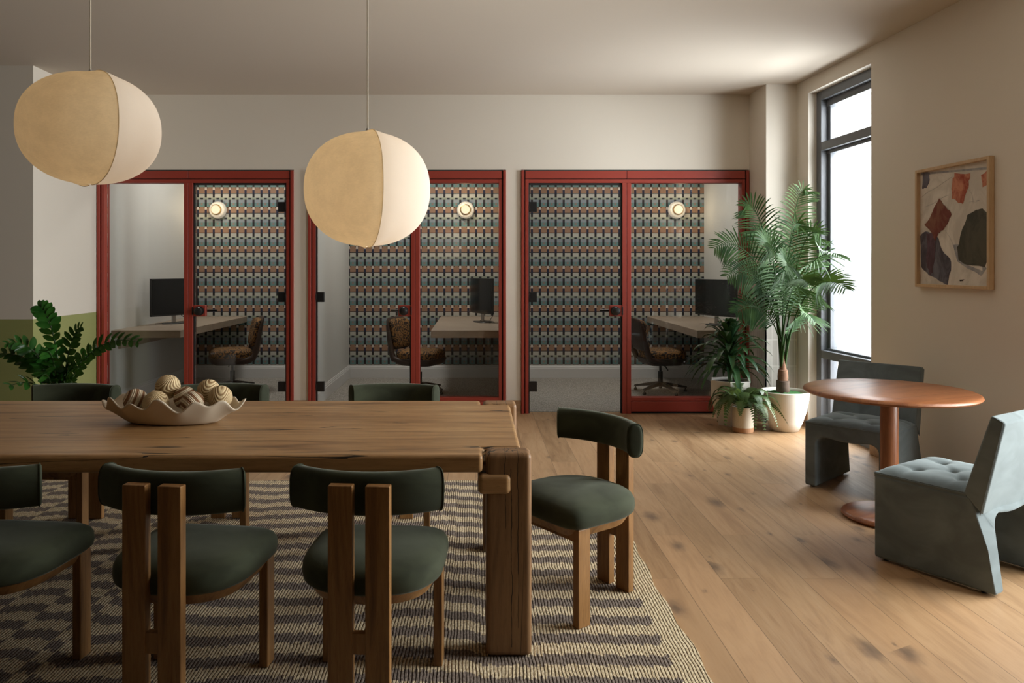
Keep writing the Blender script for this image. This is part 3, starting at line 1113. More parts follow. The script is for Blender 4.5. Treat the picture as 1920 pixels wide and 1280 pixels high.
def dining_chair(label):
    t = thing('dining_chair', label, 'dining chair', group='green velvet dining chairs around the long table')
    wd = M['chair_wood']
    for s in (-1, 1):
        MB().box(s * .0585 - .0385, s * .0585 + .0385, -.0175, .0175, 0, .745).build('rear_leg', wd, t, bevel=.004)
        MB().box(s * .200 - .016, s * .200 + .016, .365, .430, 0, .388).build('front_leg', wd, t, bevel=.004)
    MB().box(-.024, .024, -.013, .013, .225, .290).build('stretcher', wd, t, bevel=.002)
    # outline of the seat
    def outline(k, z, inset=0):
        pts = []
        yc = .25
        n = 56
        for i in range(n):
            a = 2 * PI * i / n
            c, s = math.cos(a), math.sin(a)
            if s >= 0:
                e = 6.5
                x = .238 * math.copysign(abs(c) ** (2 / e), c)
                y = .225 * abs(s) ** (2 / e)
            else:
                e = 2.5
                x = .238 * math.copysign(abs(c) ** (2 / e), c)
                y = -.240 * abs(s) ** (2 / e)
            pts.append((x * k, yc + y * k, z))
        return pts
    m = MB()
    prof = [(.93, .388), (.985, .399), (1.0, .420), (.99, .443), (.955, .459), (.88, .471), (.7, .481), (.4, .486), (.03, .487)]
    m.rings([outline(k, z) for k, z in prof])
    m.build('seat', M['velvet'], t, angle=70)
    MB().rings([outline(.82, .350), outline(.92, .388)]).box(-.190, .190, .405, .428, .335, .388).build('seat_frame', wd, t, bevel=.003)
    # curved backrest
    Rr, half = .43, .615
    yc = .018 + Rr          # centre of the arc
    zc, hh, th = .7030, .0680, .032
    m = MB()
    rings = []
    nA = 30
    def sec(ang, k):
        out = []
        for i in range(28):
            a = 2 * PI * i / 28
            c, s = math.cos(a), math.sin(a)
            r = Rr - th + th * k * math.copysign(abs(c) ** (2 / 2.7), c)
            z = zc + (hh - .035 * (1 - k)) * (k if k < .9 else 1) * math.copysign(abs(s) ** (2 / 3.4), s)
            out.append((r * math.sin(ang), yc - r * math.cos(ang), z))
        return out
    def sec2(ang, k):
        out = []
        for i in range(28):
            a = 2 * PI * i / 28
            c, s = math.cos(a), math.sin(a)
            r = Rr - th + th * k * math.copysign(abs(c) ** (2 / 2.7), c)
            z = zc + (hh - th * (1 - k)) * math.copysign(abs(s) ** (2 / 3.4), s)
            out.append((r * math.sin(ang), yc - r * math.cos(ang), z))
        return out
    angs = [-half + 2 * half * i / nA for i in range(nA + 1)]
    rings = [sec2(-half - .022, .55), sec2(-half - .020, .80), sec2(-half - .010, .98)] + [sec2(a, 1.0) for a in angs] + [sec2(half + .010, .98), sec2(half + .020, .80), sec2(half + .022, .55)]
    m.rings(rings)
    bk = m.build('backrest', M['velvet'], t, angle=75)
    for sg in (-1, 1):
        pts = sec2(sg * (half + .006), 1.03)
        MB().tube(pts + [pts[0]], .0024, 6, False).build('piping', M['velvet'], bk)
    return t


RZ = .0135
c0 = dining_chair('green velvet dining chair alone at the right end of the long table')
c0.location = (.627, 3.422, RZ)
c0.rotation_euler = (0, 0, R(90 + 36))
CH = [
    (-.356, 2.370, -4, 'green velvet dining chair seen from behind, nearest the thick table leg'),
    (-.995, 2.375, -7.5, 'green velvet dining chair seen from behind, below the bowl of balls'),
    (-1.675, 2.42, -6, 'green velvet dining chair cut off by the left edge, seen from behind'),
    (-.446, 4.335, 180, 'green velvet dining chair across the table, under the lower pendant lamp'),
    (-1.395, 4.345, 181, 'green velvet dining chair across the table, half behind the bowl of balls'),
    (-2.20, 4.335, 178, 'green velvet dining chair across the table, in front of the glossy plant'),
]
for x, y, a, lab in CH:
    dup(c0, (x, y, RZ), R(a), lab)


# ---- bowl and decorative balls
def bowl():
    n, nu = 120, 16
    m = MB()
    rings = []
    for k in range(nu + 1):
        u = k / nu
        ring = []
        for i in range(n):
            a = 2 * PI * i / n
            c, s = math.cos(a), math.sin(a)
            fl = max(0, u - .45) / .55
            ax = .19 * min(1, u / .45) if u < .45 else .19 + .085 * fl ** .9
            by = .085 * min(1, u / .45) if u < .45 else .085 + .062 * fl
            tip = abs(c) ** 10 * .045 * fl ** 2
            wv = math.sin(12 * a + 1.2) * .62 + math.sin(7 * a + .4) * .38
            ruff = fl ** 2.2
            x = (ax + tip + .006 * wv * ruff) * c
            y = (by + .016 * wv * ruff) * s
            z = .006 + .092 * fl ** 1.25 + .035 * wv * ruff * (1 - .3 * abs(c) ** 6) - .012 * abs(c) ** 8 * ruff
            ring.append((x, y, z))
        if k == 0:
            ring = [(x * 0 + .004 * math.cos(2 * PI * i / n), .004 * math.sin(2 * PI * i / n), .006) for i, (x, y, z) in enumerate(ring)]
        rings.append(ring)
    m.rings(rings, True, False)
    o = m.build('bowl', M['ceramic'], None, solid=.008, sub=1)
    o.location = (-1.325, 3.365, .752)
    o.rotation_euler = (0, 0, R(-3))
    tag(o, 'long cream ruffled ceramic bowl on the dining table holding wound balls', 'bowl')


bowl()
balls = [
    # x, y, z above the table, r, kind, tilt, label
    (-1.480, 3.341, .099, .051, 's', (20, 25, 30), 'brown and cream striped ball at the left end of the ruffled bowl'),
    (-1.373, 3.425, .146, .054, 'r', (10, 70, 20), 'rattan wound ball on top at the back left of the bowl'),
    (-1.378, 3.309, .091, .055, 'r', (-30, 15, 60), 'rattan wound ball low at the front left of the bowl'),
    (-1.283, 3.394, .102, .050, 's', (0, 60, 10), 'striped ball in the middle of the bowl, half hidden by another striped one'),
    (-1.216, 3.300, .094, .051, 's', (10, -35, 40), 'diagonally striped ball in the front centre of the bowl'),
    (-1.195, 3.435, .128, .050, 's2', (60, 20, 0), 'cream wound ball at the back right of the bowl'),
    (-1.112, 3.345, .112, .052, 'r', (80, 10, 15), 'rattan wound ball with coiled rings at the right end of the bowl'),
]
for x, y, z, r, kd, rot, lab in balls:
    o = MB().sphere((0, 0, 0), r, 40, 26).build('decorative_ball', M['wound_rattan'] if kd != 's' else M['striped_wound_cord'])
    o.location = (x, y, .752 + z)
    o.rotation_euler = tuple(R(q) for q in rot)
    tag(o, lab, 'decorative ball', 'wound balls in the ruffled bowl')


# ------------------------------------------------------------------ pendants
def pendant(x, y, zc, rot, label, energy, tan_mat, cream_mat, a=.281, b=.246):
    t = thing('pendant_lamp', label, 'pendant lamp', (x, y, zc), rot, group='two-tone fabric pendant lamps over the dining table')
    def rad(phi, th):
        # th: polar from the top; ridge where the two cloths are sewn (phi = +-90)
        c = abs(math.sin(phi))
        s = math.sin(th)
        e = 2.25
        rr = (abs(math.sin(th) / a) ** e + abs(math.cos(th) / b) ** e) ** (-1 / e)
        rr *= 1 - .055 * (math.sin(th) ** 2) * (1 - c ** 2) * .6
        rr += .016 * max(0, c) ** 26 * math.sin(th) ** .5
        return rr
    nv, nu = 30, 32
    for side, nm, mat in ((1, 'cream_shade_half', cream_mat), (-1, 'tan_shade_half', tan_mat)):  # two cloths, each with its own colour
        m = MB()
        rows = []
        for j in range(nv + 1):
            th = R(6) + (PI - R(9)) * j / nv
            row = []
            for i in range(nu + 1):
                ph = -PI / 2 + PI * i / nu
                if side < 0: ph += PI
                r = rad(ph, th)
                row.append((r * math.sin(th) * math.cos(ph), r * math.sin(th) * math.sin(ph), r * math.cos(th)))
            rows.append(row)
        m.rings(rows, False, False, closed=False)
        m.build(nm, mat, t, sub=1)
    for s in (-1, 1):
        pts = []
        for j in range(41):
            th = R(5) + (PI - R(8)) * j / 40
            r = rad(s * PI / 2, th) + .001
            pts.append((0, s * r * math.sin(th), r * math.cos(th)))
        MB().tube(pts, .0016, 6).build('seam_wire', tan_mat, t)
    MB().lathe([(.002, b - .008), (.042, b - .006), (.044, b - .001), (.02, b + .003), (.008, b + .010), (.006, b + .02)], 32).build('top_cap', M['steel'], t)
    MB().tube([(0, 0, b + .01), (0, 0, ZC - zc - .001)], .0032, 8).build('cord', M['cord'], t)
    MB().lathe([(.055, ZC - zc - .02), (.06, ZC - zc - .016), (.06, ZC - zc)], 32).build('ceiling_rose', M['cord'], t)
    MB().lathe([(.018, b - .01), (.018, .10), (.014, .09)], 16).build('lamp_holder', M['cord'], t)
    l = bpy.data.lights.new('pendant_glow', 'POINT')
    l.energy = energy; l.color = (1, .80, .58); l.shadow_soft_size = .07
    lo = bpy.data.objects.new('pendant_glow', l); C.objects.link(lo); lo.parent = t; lo.location = (.02, 0, -.0)
    return t


pendant(-.466, 3.33, 1.770, R(20), 'lower two-tone fabric globe pendant, the right one over the table', 1.9, M['tan_linen'], M['cream_linen'])
pendant(-1.672, 3.33, 2.033, R(46), 'higher two-tone fabric globe pendant near the left edge', 1.45, M['tan_linen'], M['cream_linen'], .296, .238)


# ------------------------------------------------------------------ round table and lounge chairs
def round_table():
    t = thing('round_table', 'round cherry-wood pedestal table between the two blue velvet chairs', 'round table', (2.37, 4.375, 0), R(25))
    MB().lathe([(.30, .698), (.40, .700), (.444, .708), (.455, .719), (.450, .729), (.436, .735), (.30, .736), (.02, .736)], 96).build('tabletop', M['round_wood'], t, angle=50)
    MB().lathe([(.047, .028), (.0475, .06), (.0475, .66), (.047, .700)], 40).build('pedestal', M['round_post'], t)
    MB().lathe([(.225, 0), (.243, .004), (.250, .014), (.245, .024), (.225, .031), (.05, .033)], 72).build('base', M['round_wood'], t, angle=50)


round_table()


def lounge_chair(label):
    t = thing('lounge_chair', label, 'lounge chair', group='blue velvet armless chairs at the round table')
    W2 = .265; th = .075
    v = M['blue']
    # inverted U body: front profile swept to the slanting rear
    ztop = .415
    inner = []
    r = .055
    zi = .338
    xi = W2 - th
    inner.append((-xi, .012))
    for k in range(7):
        a = PI - (PI / 2) * k / 6
        inner.append((-xi + r + r * math.cos(a), zi - r + r * math.sin(a)))
    for k in range(1, 6):
        q = k / 6
        inner.append((-xi + r + (2 * xi - 2 * r) * q, zi - .012 * math.sin(PI * q)))
    for k in range(7):
        a = PI / 2 - (PI / 2) * k / 6
        inner.append((xi - r + r * math.cos(a), zi - r + r * math.sin(a)))
    inner.append((xi, .012))
    outer = [(W2, .012), (W2, .2), (W2, ztop), (.12, ztop), (0, ztop), (-.12, ztop), (-W2, ztop), (-W2, .2)]
    prof = outer + inner   # ccw loop: right side up, over, left down, then inner back
    # order: start at right bottom outer -> up -> left bottom; inner goes left bottom -> over -> right bottom
    prof = [(W2, .012), (W2, .2), (W2, ztop), (-W2, ztop), (-W2, .2), (-W2, .012)] + inner
    def rear(z): return .545 - (.045) * min(1, z / .36) - (.06 * max(0, (z - .36) / .055))
    m = MB()
    m.rings([[(x, rear(z) * q, z) for x, z in prof] for q in (0, .5, 1)])
    m.build('body', v, t, bevel=.013, seg=4)
    m = MB()
    for sx in (-1, 1):
        for yy in (.04, .48):
            m.lathe([(.014, 0), (.014, .014)], 12, sx * (W2 - .038), yy)
    m.build('glides', M['plastic'], t)
    # tufted seat
    n = 44
    D = .418
    btn = [(-.115, .13), (.115, .13), (0, .235), (-.115, .33), (.115, .33)]
    m = MB()
    rows = []
    for j in range(n + 1):
        row = []
        for i in range(n + 1):
            x = -W2 + .004 + (2 * W2 - .008) * i / n
            y = .002 + D * j / n
            ex = 1 - abs(2 * i / n - 1) ** 7
            ey = 1 - abs(2 * j / n - 1) ** 9 if j < n / 2 else 1 - .5 * abs(2 * j / n - 1) ** 9
            z = .428 + .030 * min(ex, 1) * min(ey, 1)
            for bx, by in btn:
                d2 = (x - bx) ** 2 + (y - by) ** 2
                z -= .018 * math.exp(-d2 / (2 * .016 ** 2)) + .010 * math.exp(-d2 / (2 * .045 ** 2))
            # folds running between buttons
            for (ax, ay), (bx, by) in (((-.115, .13), (0, .235)), ((.115, .13), (0, .235)), ((-.115, .33), (0, .235)), ((.115, .33), (0, .235)), ((-.115, 0), (-.115, .13)), ((.115, 0), (.115, .13)), ((-.265, .13), (-.115, .13)), ((.115, .13), (.265, .13)), ((-.265, .33), (-.115, .33)), ((.115, .33), (.265, .33))):
                px, py = bx - ax, by - ay
                L2 = px * px + py * py
                tt = max(0, min(1, ((x - ax) * px + (y - ay) * py) / L2))
                dd = (x - ax - px * tt) ** 2 + (y - ay - py * tt) ** 2
                z -= .0045 * math.exp(-dd / (2 * .009 ** 2)) * min(ex, 1) * min(ey, 1)
            row.append((x, y, z))
        rows.append(row)
    vs = [p for r_ in rows for p in r_]
    N = n + 1
    m.add(vs, [(j * N + i, j * N + i + 1, (j + 1) * N + i + 1, (j + 1) * N + i) for j in range(n) for i in range(n)])
    bt = [rows[0][i] for i in range(n)] + [rows[j][n] for j in range(n)] + [rows[n][i] for i in range(n, 0, -1)] + [rows[j][0] for j in range(n, 0, -1)]
    k = len(bt)
    m.add(bt + [(x, y, .405) for x, y, z in bt], [(i, k + i, k + (i + 1) % k, (i + 1) % k) for i in range(k)] + [tuple(range(k, 2 * k))])
    st = m.build('seat', v, t, angle=65)
    pts = [(x * 1.004, y - .002 if j == 0 else y, .4225) for j, (x, y, z) in [(0 if p[1] < .01 else 1, p) for p in bt]]
    MB().tube(pts + [pts[0]], .0028, 6, False).build('piping', v, st)
    m = MB()
    for bx, by in btn:
        m.sphere((bx, by, .431), .009, 12, 8, 1, 1, .6)
    m.build('tufting_buttons', v, st)
    # backrest, leaning, with vertical channels on its front
    A0, A1, B1, B0 = (.410, .425), (.522, .790), (.578, .765), (.487, .345)
    n1, n2 = 40, 16
    def fr(s): return (A0[0] + (A1[0] - A0[0]) * s, A0[1] + (A1[1] - A0[1]) * s)
    def bk(s): return (B0[0] + (B1[0] - B0[0]) * s, B0[1] + (B1[1] - B0[1]) * s)
    m = MB()
    rings = []
    def loop(x, shr):
        out = []
        for j in range(n2 + 1):
            s = j / n2
            y, z = fr(s)
            ch = .006 * (math.exp(-((x - .085) / .012) ** 2) + math.exp(-((x + .085) / .012) ** 2))
            bulge = .010 * math.sin(PI * min(1, max(0, s))) * (1 - abs(x / W2) ** 6)
            out.append((x, y + ch - bulge + shr, z))
        for j in range(n2, -1, -1):
            s = j / n2
            y, z = bk(s)
            out.append((x, y - shr, z))
        return out
    xs = [-W2 + 2 * W2 * i / n1 for i in range(n1 + 1)]
    m.rings([loop(x, 0) for x in xs])
    b = m.build('backrest', v, t, bevel=.011, seg=4)
    for sx in (-1, 1):
        pts = [(sx * (W2 - .001), bk(j / 12)[0] - .008, bk(j / 12)[1]) for j in range(13)] + [(sx * (W2 - .001), fr(1)[0] + .01, fr(1)[1] - .006)]
        MB().tube(pts, .0022, 6).build('piping', v, b)
    return t


la = lounge_chair('dusty blue velvet lounge chair behind the round table by the window')
la.location = (2.341, 4.821, 0); la.rotation_euler = (0, 0, R(-47.8))
dup(la, (2.188, 3.905, 0), R(212), 'dusty blue velvet lounge chair nearest the right edge, seen from behind')


# ------------------------------------------------------------------ framed artwork on the right wall
def artwork():
    ya, yb = 4.57, 5.28         # near and far edges
    z0, z1 = 1.300, 2.100
    t = thing('framed_artwork', 'framed abstract print of rust, plum and olive shapes on the right wall', 'framed picture', (WX(yb), yb, z0), math.atan2(ya - yb, WX(ya) - WX(yb)))
    # local x runs from the far edge to the near edge, local -y points into the room
    w = math.hypot(yb - ya, WX(ya) - WX(yb)); h = z1 - z0
    fw = .020
    m = MB()
    m.box(0, fw, -.038, -.002, 0, h).box(w - fw, w, -.038, -.002, 0, h).box(fw, w - fw, -.038, -.002, 0, fw).box(fw, w - fw, -.038, -.002, h - fw, h)
    m.build('frame', M['pale_wood'], t, bevel=.002)
    MB().box(fw, w - fw, -.012, -.003, fw, h - fw).build('paper', M['paper'], t, smooth=False)
    # coordinates measured on the sheet, 0..1 from left / top
    def sh(nm, mat, pts, lift):
        m = MB()
        P = [(fw + u * (w - 2 * fw), fw + (1 - v_) * (h - 2 * fw)) for u, v_ in pts]
        n = len(P)
        y0, y1 = -.012 - lift, -.012 - lift - .0006
        m.add([(x, y0, z) for x, z in P] + [(x, y1, z) for x, z in P], [tuple(range(n)), tuple(range(2 * n - 1, n - 1, -1))] + [(i, (i + 1) % n, n + (i + 1) % n, n + i) for i in range(n)])
        m.build(nm, mat, t, smooth=False)
    def rag(pts, k=3, amp=.008, seed=1):
        rnd = random.Random(seed)
        out = []
        for i in range(len(pts)):
            a, b = pts[i], pts[(i + 1) % len(pts)]
            for j in range(k):
                q = j / k
                out.append((min(1, max(0, a[0] + (b[0] - a[0]) * q + (rnd.uniform(-amp, amp) if j else 0))), min(1, max(0, a[1] + (b[1] - a[1]) * q + (rnd.uniform(-amp, amp) if j else 0)))))
        return out
    sh('painted_shape', M['haze_paint'], rag([(.02, .0), (.97, .055), (.97, .075), (.02, .02)], 2, .004, 3), .0002)
    sh('painted_shape', M['slate_paint'], rag([(.04, .0), (.155, .01), (.14, .10), (.10, .145), (.03, .14)], 3, .008, 4), .0006)
    sh('painted_shape', M['rust_paint'], rag([(.52, .055), (.74, .08), (.72, .17), (.68, .24), (.64, .325), (.56, .30), (.48, .27), (.49, .13)], 3, .010, 5), .0006)
    sh('painted_shape', M['rust_paint'], rag([(.88, .11), (1.0, .07), (1.0, .18), (.90, .21)], 3, .006, 6), .0006)
    sh('painted_shape', M['slate_paint'], rag([(.0, .57), (.09, .53), (.2, .55), (.29, .60), (.34, .70), (.46, .78), (.47, .88), (.42, 1.0), (.30, .97), (.14, .92), (.02, .85)], 3, .010, 7), .0006)
    sh('painted_shape', M['plum_paint'], rag([(.10, .54), (.20, .55), (.24, .65), (.23, .78), (.20, .90), (.16, .92), (.10, .80), (.12, .66)], 3, .010, 8), .0013)
    sh('painted_shape', M['oxblood_paint'], rag([(.30, .25), (.40, .33), (.48, .40), (.44, .46), (.36, .53), (.29, .55), (.24, .62), (.19, .55), (.07, .47), (.15, .42), (.20, .36)], 3, .008, 9), .0020)
    sh('painted_shape', M['haze_paint'], rag([(.50, .66), (.58, .66), (.60, .80), (.90, .88), (.88, .80), (.95, .86), (.88, .92), (.70, .86), (.56, .80)], 2, .006, 10), .0006)
    sh('painted_shape', M['moss_paint'], rag([(.70, .42), (.82, .385), (.90, .38), (.98, .43), (1.0, .46), (1.0, .75), (.93, .85), (.70, .83), (.58, .79), (.56, .68), (.60, .60), (.66, .50)], 3, .010, 11), .0013)
    sh('painted_shape', M['charcoal'], rag([(.59, .955), (.66, .95), (.64, .965), (.60, .968)], 2, .002, 12), .0006)
    def pen(p):
        m = MB()
        P = [Vector((fw + u * (w - 2 * fw), -.0125, fw + (1 - v_) * (h - 2 * fw))) for u, v_ in p]
        m.tube(P, .0008, 4)
        m.build('pencil_line', M['haze_paint'], t)
    pen([(.02, .22), (.12, .18), (.25, .155), (.36, .12), (.48, .085)])
    pen([(.08, .31), (.2, .29), (.34, .25), (.42, .235)])
    pen([(.70, .20), (.76, .25), (.78, .33), (.86, .31), (.72, .315)])
    pen([(.38, .53), (.46, .60), (.52, .70)])


artwork()


# ------------------------------------------------------------------ plants
def blade(m, base, d, L, w, droop, nrm, nseg=4, fold=.0, shape=1.0):
    """thin leaf strip: starts at base, direction d, length L, width w, surface normal about nrm"""
    d = d.normalized()
    side = d.cross(nrm)
    if side.length < 1e-3: side = Vector((1, 0, 0))
    side.normalize()
    up = side.cross(d).normalized()
    vs, fs = [], []
    p = base.copy()
    for k in range(nseg + 1):
        q = k / nseg
        ww = w * (math.sin(PI * (q * .86 + .10)) ** shape) * (1 if q < .98 else .12)
        c = base + d * (L * q) + Vector((0, 0, -1)) * (droop * L * q * q)
        vs += [c - side * ww / 2 + up * fold * ww, c, c + side * ww / 2 + up * fold * ww]
    for k in range(nseg):
        a = 3 * k
        fs += [(a, a + 1, a + 4, a + 3), (a + 1, a + 2, a + 5, a + 4)]
    m.add(vs, fs)


def palm():
    t = thing('potted_palm', 'tall feathery palm in a round white pot beside the corner window', 'potted palm', (2.735, 6.755, 0))
    MB().lathe([(.110, 0), (.118, .003), (.150, .08), (.182, .18), (.200, .28), (.206, .343), (.200, .349), (.192, .343), (.190, .315), (.02, .315)], 64).build('pot', M['white_pot'], t, angle=50)
    m = MB()
    rnd = random.Random(4)
    ring = [(.190, .316), (.17, .322), (.12, .330), (.06, .336), (.01, .336)]
    m.lathe(ring, 40)
    m.v = [(x, y, z + rnd.uniform(-.004, .006)) for x, y, z in m.v]
    m.build('moss', M['moss'], t)
    MB().lathe([(.048, .325), (.052, .36), (.046, .42), (.052, .425), (.043, .43), (.045, .47), (.040, .53), (.030, .535), (.024, .60), (.020, .67), (.016, .69)], 20, -.015, 0).build('trunk', M['trunk'], t)
    MB().lathe([(.050, .325), (.056, .34), (.054, .435), (.049, .438)], 20, -.015, 0).build('trunk_husk', M['husk'], t)
    B = Vector((2.735, 6.755, 0))
    # tip (world), arch height above the straight chord, start fraction, leaflet length
    F = [   # tip, arch height, start of the leaflets, leaflet length, turn of the blade
        ((2.36, 6.70, 1.97), .22, .36, .27, -.1), ((2.85, 6.60, 2.10), .10, .40, .25, .2), ((2.08, 6.62, 1.60), .42, .46, .27, .1),
        ((2.92, 6.10, 1.52), .34, .42, .27, .25), ((2.88, 5.95, 1.27), .42, .45, .26, .1), ((2.84, 6.38, .98), .40, .40, .24, .3),
        ((2.12, 6.42, 1.36), .40, .45, .26, .0), ((2.22, 6.50, 1.05), .38, .48, .24, -.2), ((2.74, 6.45, 1.80), .18, .36, .30, .0),
        ((2.55, 6.25, 1.45), .32, .40, .28, .0), ((2.50, 6.90, 1.75), .24, .42, .26, .3), ((2.66, 6.10, 1.30), .36, .42, .27, -.2),
        ((2.90, 6.45, 1.72), .26, .40, .26, .1), ((2.38, 6.30, 1.62), .34, .42, .26, .2), ((2.45, 6.65, 1.30), .36, .42, .25, -.1),
    ]
    for idx, (tip, arch, st, ll, roll) in enumerate(F):
        rnd = random.Random(50 + idx)
        tip = Vector(tip) - B
        arch *= .62
        a = rnd.uniform(0, 2 * PI)
        p0 = Vector((-.015 + .02 * math.cos(a), .02 * math.sin(a), .56))
        mid = p0.lerp(tip, .45)
        p1 = Vector((p0.x + (tip.x - p0.x) * .08, p0.y + (tip.y - p0.y) * .08, p0.z + (tip.z - p0.z) * .45 + arch * .6))
        p2 = Vector((p0.x + (tip.x - p0.x) * .50, p0.y + (tip.y - p0.y) * .50, max(tip.z, p0.z + .3) + arch * .75))
        pts = [bez(p0, p1, p2, tip, k / 24) for k in range(25)]
        m = MB()
        m.tube(pts, [.0085 - .0065 * k / 24 for k in range(25)], 7)
        nr = Vector((rnd.uniform(-.25, .25) + roll, -1, .55)).normalized()
        npair = 31
        st *= .82
        for k in range(npair):
            q = st + (1 - st) * k / (npair - 1)
            p = bez(p0, p1, p2, tip, q)
            tg = (bez(p0, p1, p2, tip, min(1, q + .02)) - bez(p0, p1, p2, tip, q - .02)).normalized()
            sd = tg.cross(nr).normalized()
            up = sd.cross(tg).normalized()
            qq = k / (npair - 1)
            L = ll * (math.sin(PI * (.14 + .80 * qq)) ** .8) * rnd.uniform(.9, 1.05)
            for s in (-1, 1):
                d = tg * (.50 + .25 * qq) + sd * s * (1.0 - .15 * qq) + up * .10 + Vector((rnd.uniform(-.05, .05), rnd.uniform(-.05, .05), rnd.uniform(-.05, .05)))
                blade(m, p, d, L, .0135, rnd.uniform(.20, .38), nr, 5, .12, .6)
        f = m.build('frond', M['palm_leaf'], t)
        # keep the foliage on the room side of the walls
        for vv in f.data.vertices:
            wx, wy = vv.co.x + B.x, vv.co.y + B.y
            lim = WX(wy) - .02
            if wx > lim: vv.co.x = lim - B.x - .15 * min(1, wx - lim) * 0
            if wx > 2.66 and wy > 7.055: vv.co.y = 7.055 - B.y
            if wy > 7.40: vv.co.y = 7.40 - B.y
    return t


palm()


def dracaena():
    t = thing('leafy_floor_plant', 'bushy broad-leaved plant in an angular white pot before the right booth', 'potted plant', (2.335, 7.00, 0))
    # faceted pot
    n = 6
    def ringr(r, z, off): return [(r * math.cos(2 * PI * (i + off) / n), r * math.sin(2 * PI * (i + off) / n), z) for i in range(n)]
    m = MB()
    off = .22
    m.rings([ringr(.115, 0, off), ringr(.190, .24, off), ringr(.195, .41, off), ringr(.180, .41, off), ringr(.178, .385, off)], True, True)
    m.build('pot', M['white_pot'], t, smooth=False)
    MB().lathe([(.165, .386), (.08, .392), (.01, .394)], 24).build('soil', M['soil'], t)
    MB().tube([(0, 0, .385), (.005, 0, .55), (0, .005, .72)], [.022, .018, .012], 10).build('cane', M['stem'], t)
    rnd = random.Random(9)
    k = 0
    N = 92
    for i in range(N):
        q = i / N
        z0 = .46 + .34 * q
        az = i * 2.399 + rnd.uniform(-.2, .2)
        el = R(10 + 62 * q ** 1.3 + rnd.uniform(-8, 8))
        L = (.34 + .10 * math.sin(PI * q)) * rnd.uniform(.85, 1.1) * (1 - .30 * q)
        d = Vector((math.cos(az) * math.cos(el), math.sin(az) * math.cos(el), math.sin(el)))
        base = Vector((0, 0, z0))
        pts = []
        dr = .80 - .45 * q + rnd.uniform(-.1, .1)
        p1 = base + d * L * .5 + Vector((0, 0, .06))
        p2 = base + d * L * .85 + Vector((0, 0, .03 - dr * L * .25))
        p3 = base + d * L * 1.05 + Vector((0, 0, -dr * L * .75))
        hd = Vector((math.cos(az + PI / 2), math.sin(az + PI / 2), 0))
        vs, fs = [], []
        S = 8
        w = .056 * rnd.uniform(.85, 1.15)
        for s in range(S + 1):
            u = s / S
            c = bez(base, p1, p2, p3, u)
            ww = w * (math.sin(PI * (.12 + .85 * u)) ** .8) * (1 if s < S else .08)
            up = Vector((0, 0, 1))
            vs += [c - hd * ww / 2 + up * ww * .16, c, c + hd * ww / 2 + up * ww * .16]
        for s in range(S):
            a = 3 * s
            fs += [(a, a + 1, a + 4, a + 3), (a + 1, a + 2, a + 5, a + 4)]
        # stay clear of booth front and column
        out = []
        for v_ in vs:
            if v_.y + 7.0 > 7.46: v_.y = .46 - .02 * rnd.random()
            if v_.x + 2.335 > 2.665 and v_.y + 7.0 > 7.04: v_.y = .03
            out.append(v_)
        MB().add(out, fs).build('leaf', M['broad_leaf'], t)


dracaena()


def fern():
    t = thing('potted_fern', 'small fern in a speckled stoneware pot on the floor, lowest of the plants', 'potted fern', (2.345, 6.69, 0))
    MB().lathe([(.080, 0), (.086, .003), (.088, .02), (.090, .20), (.087, .218), (.082, .218), (.080, .195), (.02, .195)], 48).build('pot', M['stoneware'], t, angle=50)
    MB().lathe([(.078, .197), (.04, .204), (.01, .206)], 20).build('soil', M['soil'], t)
    rnd = random.Random(21)
    N = 34
    for i in range(N):
        az = i * 2.399 + rnd.uniform(-.3, .3)
        q = (i + .5) / N
        el = R(22 + 58 * q)
        L = rnd.uniform(.28, .37) * (1 - .25 * q)
        h = Vector((math.cos(az), math.sin(az), 0))
        p0 = Vector((h.x * .015, h.y * .015, .20))
        p1 = p0 + (h * math.cos(el) + Vector((0, 0, math.sin(el)))) * L * .55 + Vector((0, 0, .03))
        p2 = p0 + h * L * .80 + Vector((0, 0, .11 + .16 * q))
        p3 = p0 + h * L * (1.02 - .25 * q) + Vector((0, 0, .015 + .19 * q * q - rnd.uniform(0, .09)))
        if i % 5 == 0: p3.z = .09
        m = MB()
        m.tube([bez(p0, p1, p2, p3, k / 14) for k in range(15)], [.0022 - .0014 * k / 14 for k in range(15)], 5)
        npn = 26
        for k in range(npn):
            u = .14 + .86 * k / (npn - 1)
            p = bez(p0, p1, p2, p3, u)
            tg = (bez(p0, p1, p2, p3, min(1, u + .03)) - bez(p0, p1, p2, p3, u - .03)).normalized()
            sd = tg.cross(Vector((0, 0, 1)))
            sd = sd.normalized() if sd.length > .05 else Vector((-h.y, h.x, 0))
            up = sd.cross(tg).normalized()
            l = .050 * (math.sin(PI * (.14 + .80 * (k / (npn - 1)))) ** .8)
            for s in (-1, 1):
                blade(m, p, sd * s + tg * .35, l, .0135, .12, up, 2, .05, .5)
        # the fronds rest against the neighbouring pots, not inside them
        vs = []
        for x_, y_, z_ in m.v:
            wx, wy = x_ + 2.345, y_ + 6.69
            for cx, cy, rr in ((2.735, 6.755, .215), (2.335, 7.00, .205)):
                dx, dy = wx - cx, wy - cy
                dd = math.hypot(dx, dy)
                if dd < rr and z_ < .43:
                    wx, wy = cx + dx / dd * rr, cy + dy / dd * rr
            vs.append((wx - 2.345, wy - 6.69, z_))
        m.v = vs
        m.build('frond', M['fern_leaf'], t)


fern()


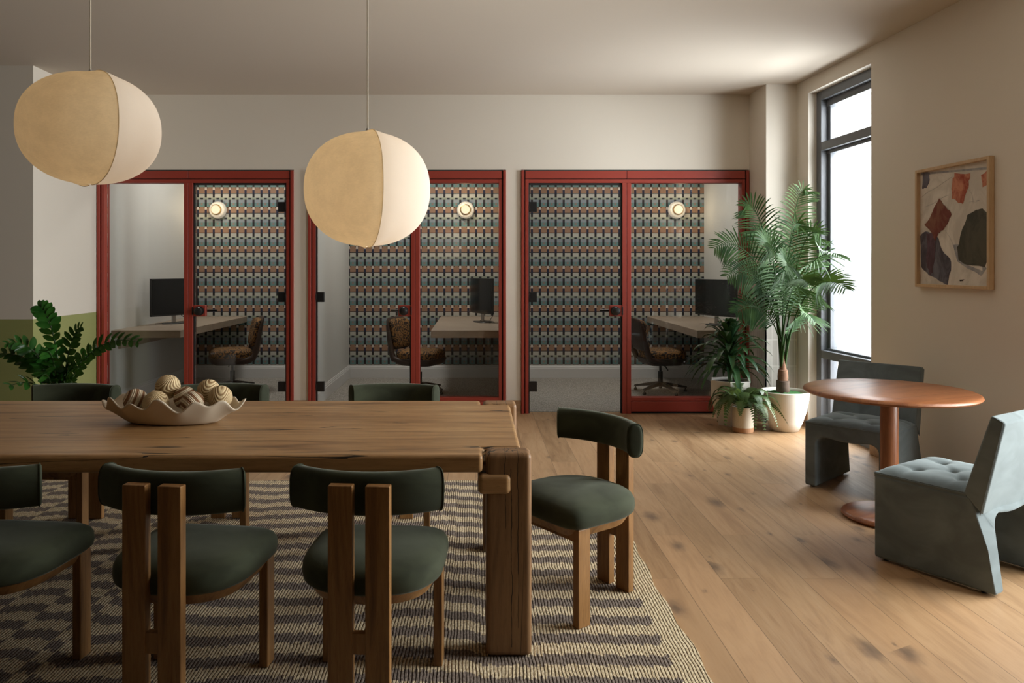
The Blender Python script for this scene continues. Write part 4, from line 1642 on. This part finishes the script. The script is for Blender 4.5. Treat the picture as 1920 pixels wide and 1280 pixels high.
def zz():
    B = Vector((-3.10, 5.72, 0))
    t = thing('glossy_floor_plant', 'glossy dark green plant with paired leaves against the green wall, at left', 'potted plant', tuple(B))
    MB().lathe([(.12, 0), (.13, .004), (.165, .30), (.17, .38), (.16, .385), (.155, .36), (.02, .36)], 40).build('pot', M['white_pot'], t, angle=50)
    MB().lathe([(.153, .362), (.08, .368), (.01, .37)], 24).build('soil', M['soil'], t)
    tips = [((-3.24, 5.70, 1.14), .10), ((-3.38, 5.55, .88), .16), ((-3.50, 5.62, .80), .12), ((-2.96, 5.75, .98), .08), ((-2.48, 5.62, .885), .26),
            ((-2.84, 5.55, .71), .12), ((-3.28, 5.42, .60), .12), ((-3.02, 5.40, .84), .12), ((-3.16, 5.50, .80), .10), ((-2.92, 5.95, .80), .10), ((-3.40, 5.90, .78), .10),
            ((-3.08, 5.45, .66), .14), ((-2.98, 5.60, .68), .10)]
    for idx, (tp, arch) in enumerate(tips):
        rnd = random.Random(70 + idx)
        tip = Vector(tp) - B
        a = rnd.uniform(0, 2 * PI)
        p0 = Vector((.04 * math.cos(a), .04 * math.sin(a), .36))
        p1 = p0 + Vector(((tip.x - p0.x) * .12, (tip.y - p0.y) * .12, (tip.z - p0.z) * .5 + arch * .4))
        p2 = p0 + Vector(((tip.x - p0.x) * .55, (tip.y - p0.y) * .55, (tip.z - p0.z) * .9 + arch * .5))
        m = MB()
        m.tube([bez(p0, p1, p2, tip, k / 16) for k in range(17)], [.009 - .006 * k / 16 for k in range(17)], 8)
        st = m.build('stem', M['stem'], t)
        m = MB()
        L = (tip - p0).length
        n = max(7, int(L * 17))
        for k in range(n):
            u = .24 + .76 * k / (n - 1)
            p = bez(p0, p1, p2, tip, u)
            tg = (bez(p0, p1, p2, tip, min(1, u + .03)) - bez(p0, p1, p2, tip, u - .03)).normalized()
            nr = Vector((rnd.uniform(-.2, .2), -.8, .75)).normalized()
            sd = tg.cross(nr).normalized()
            up = sd.cross(tg).normalized()
            l = .105 * (math.sin(PI * (.25 + .62 * k / (n - 1))) ** .6) * rnd.uniform(.85, 1.1)
            for s in (-1, 1):
                d = sd * s * .95 + tg * .75 + up * rnd.uniform(.05, .35)
                blade(m, p, d, l, l * .50, .10, up + sd * s * .3, 6, .14, .75)
        m.build('leaflets', M['zz_leaf'], t)


zz()
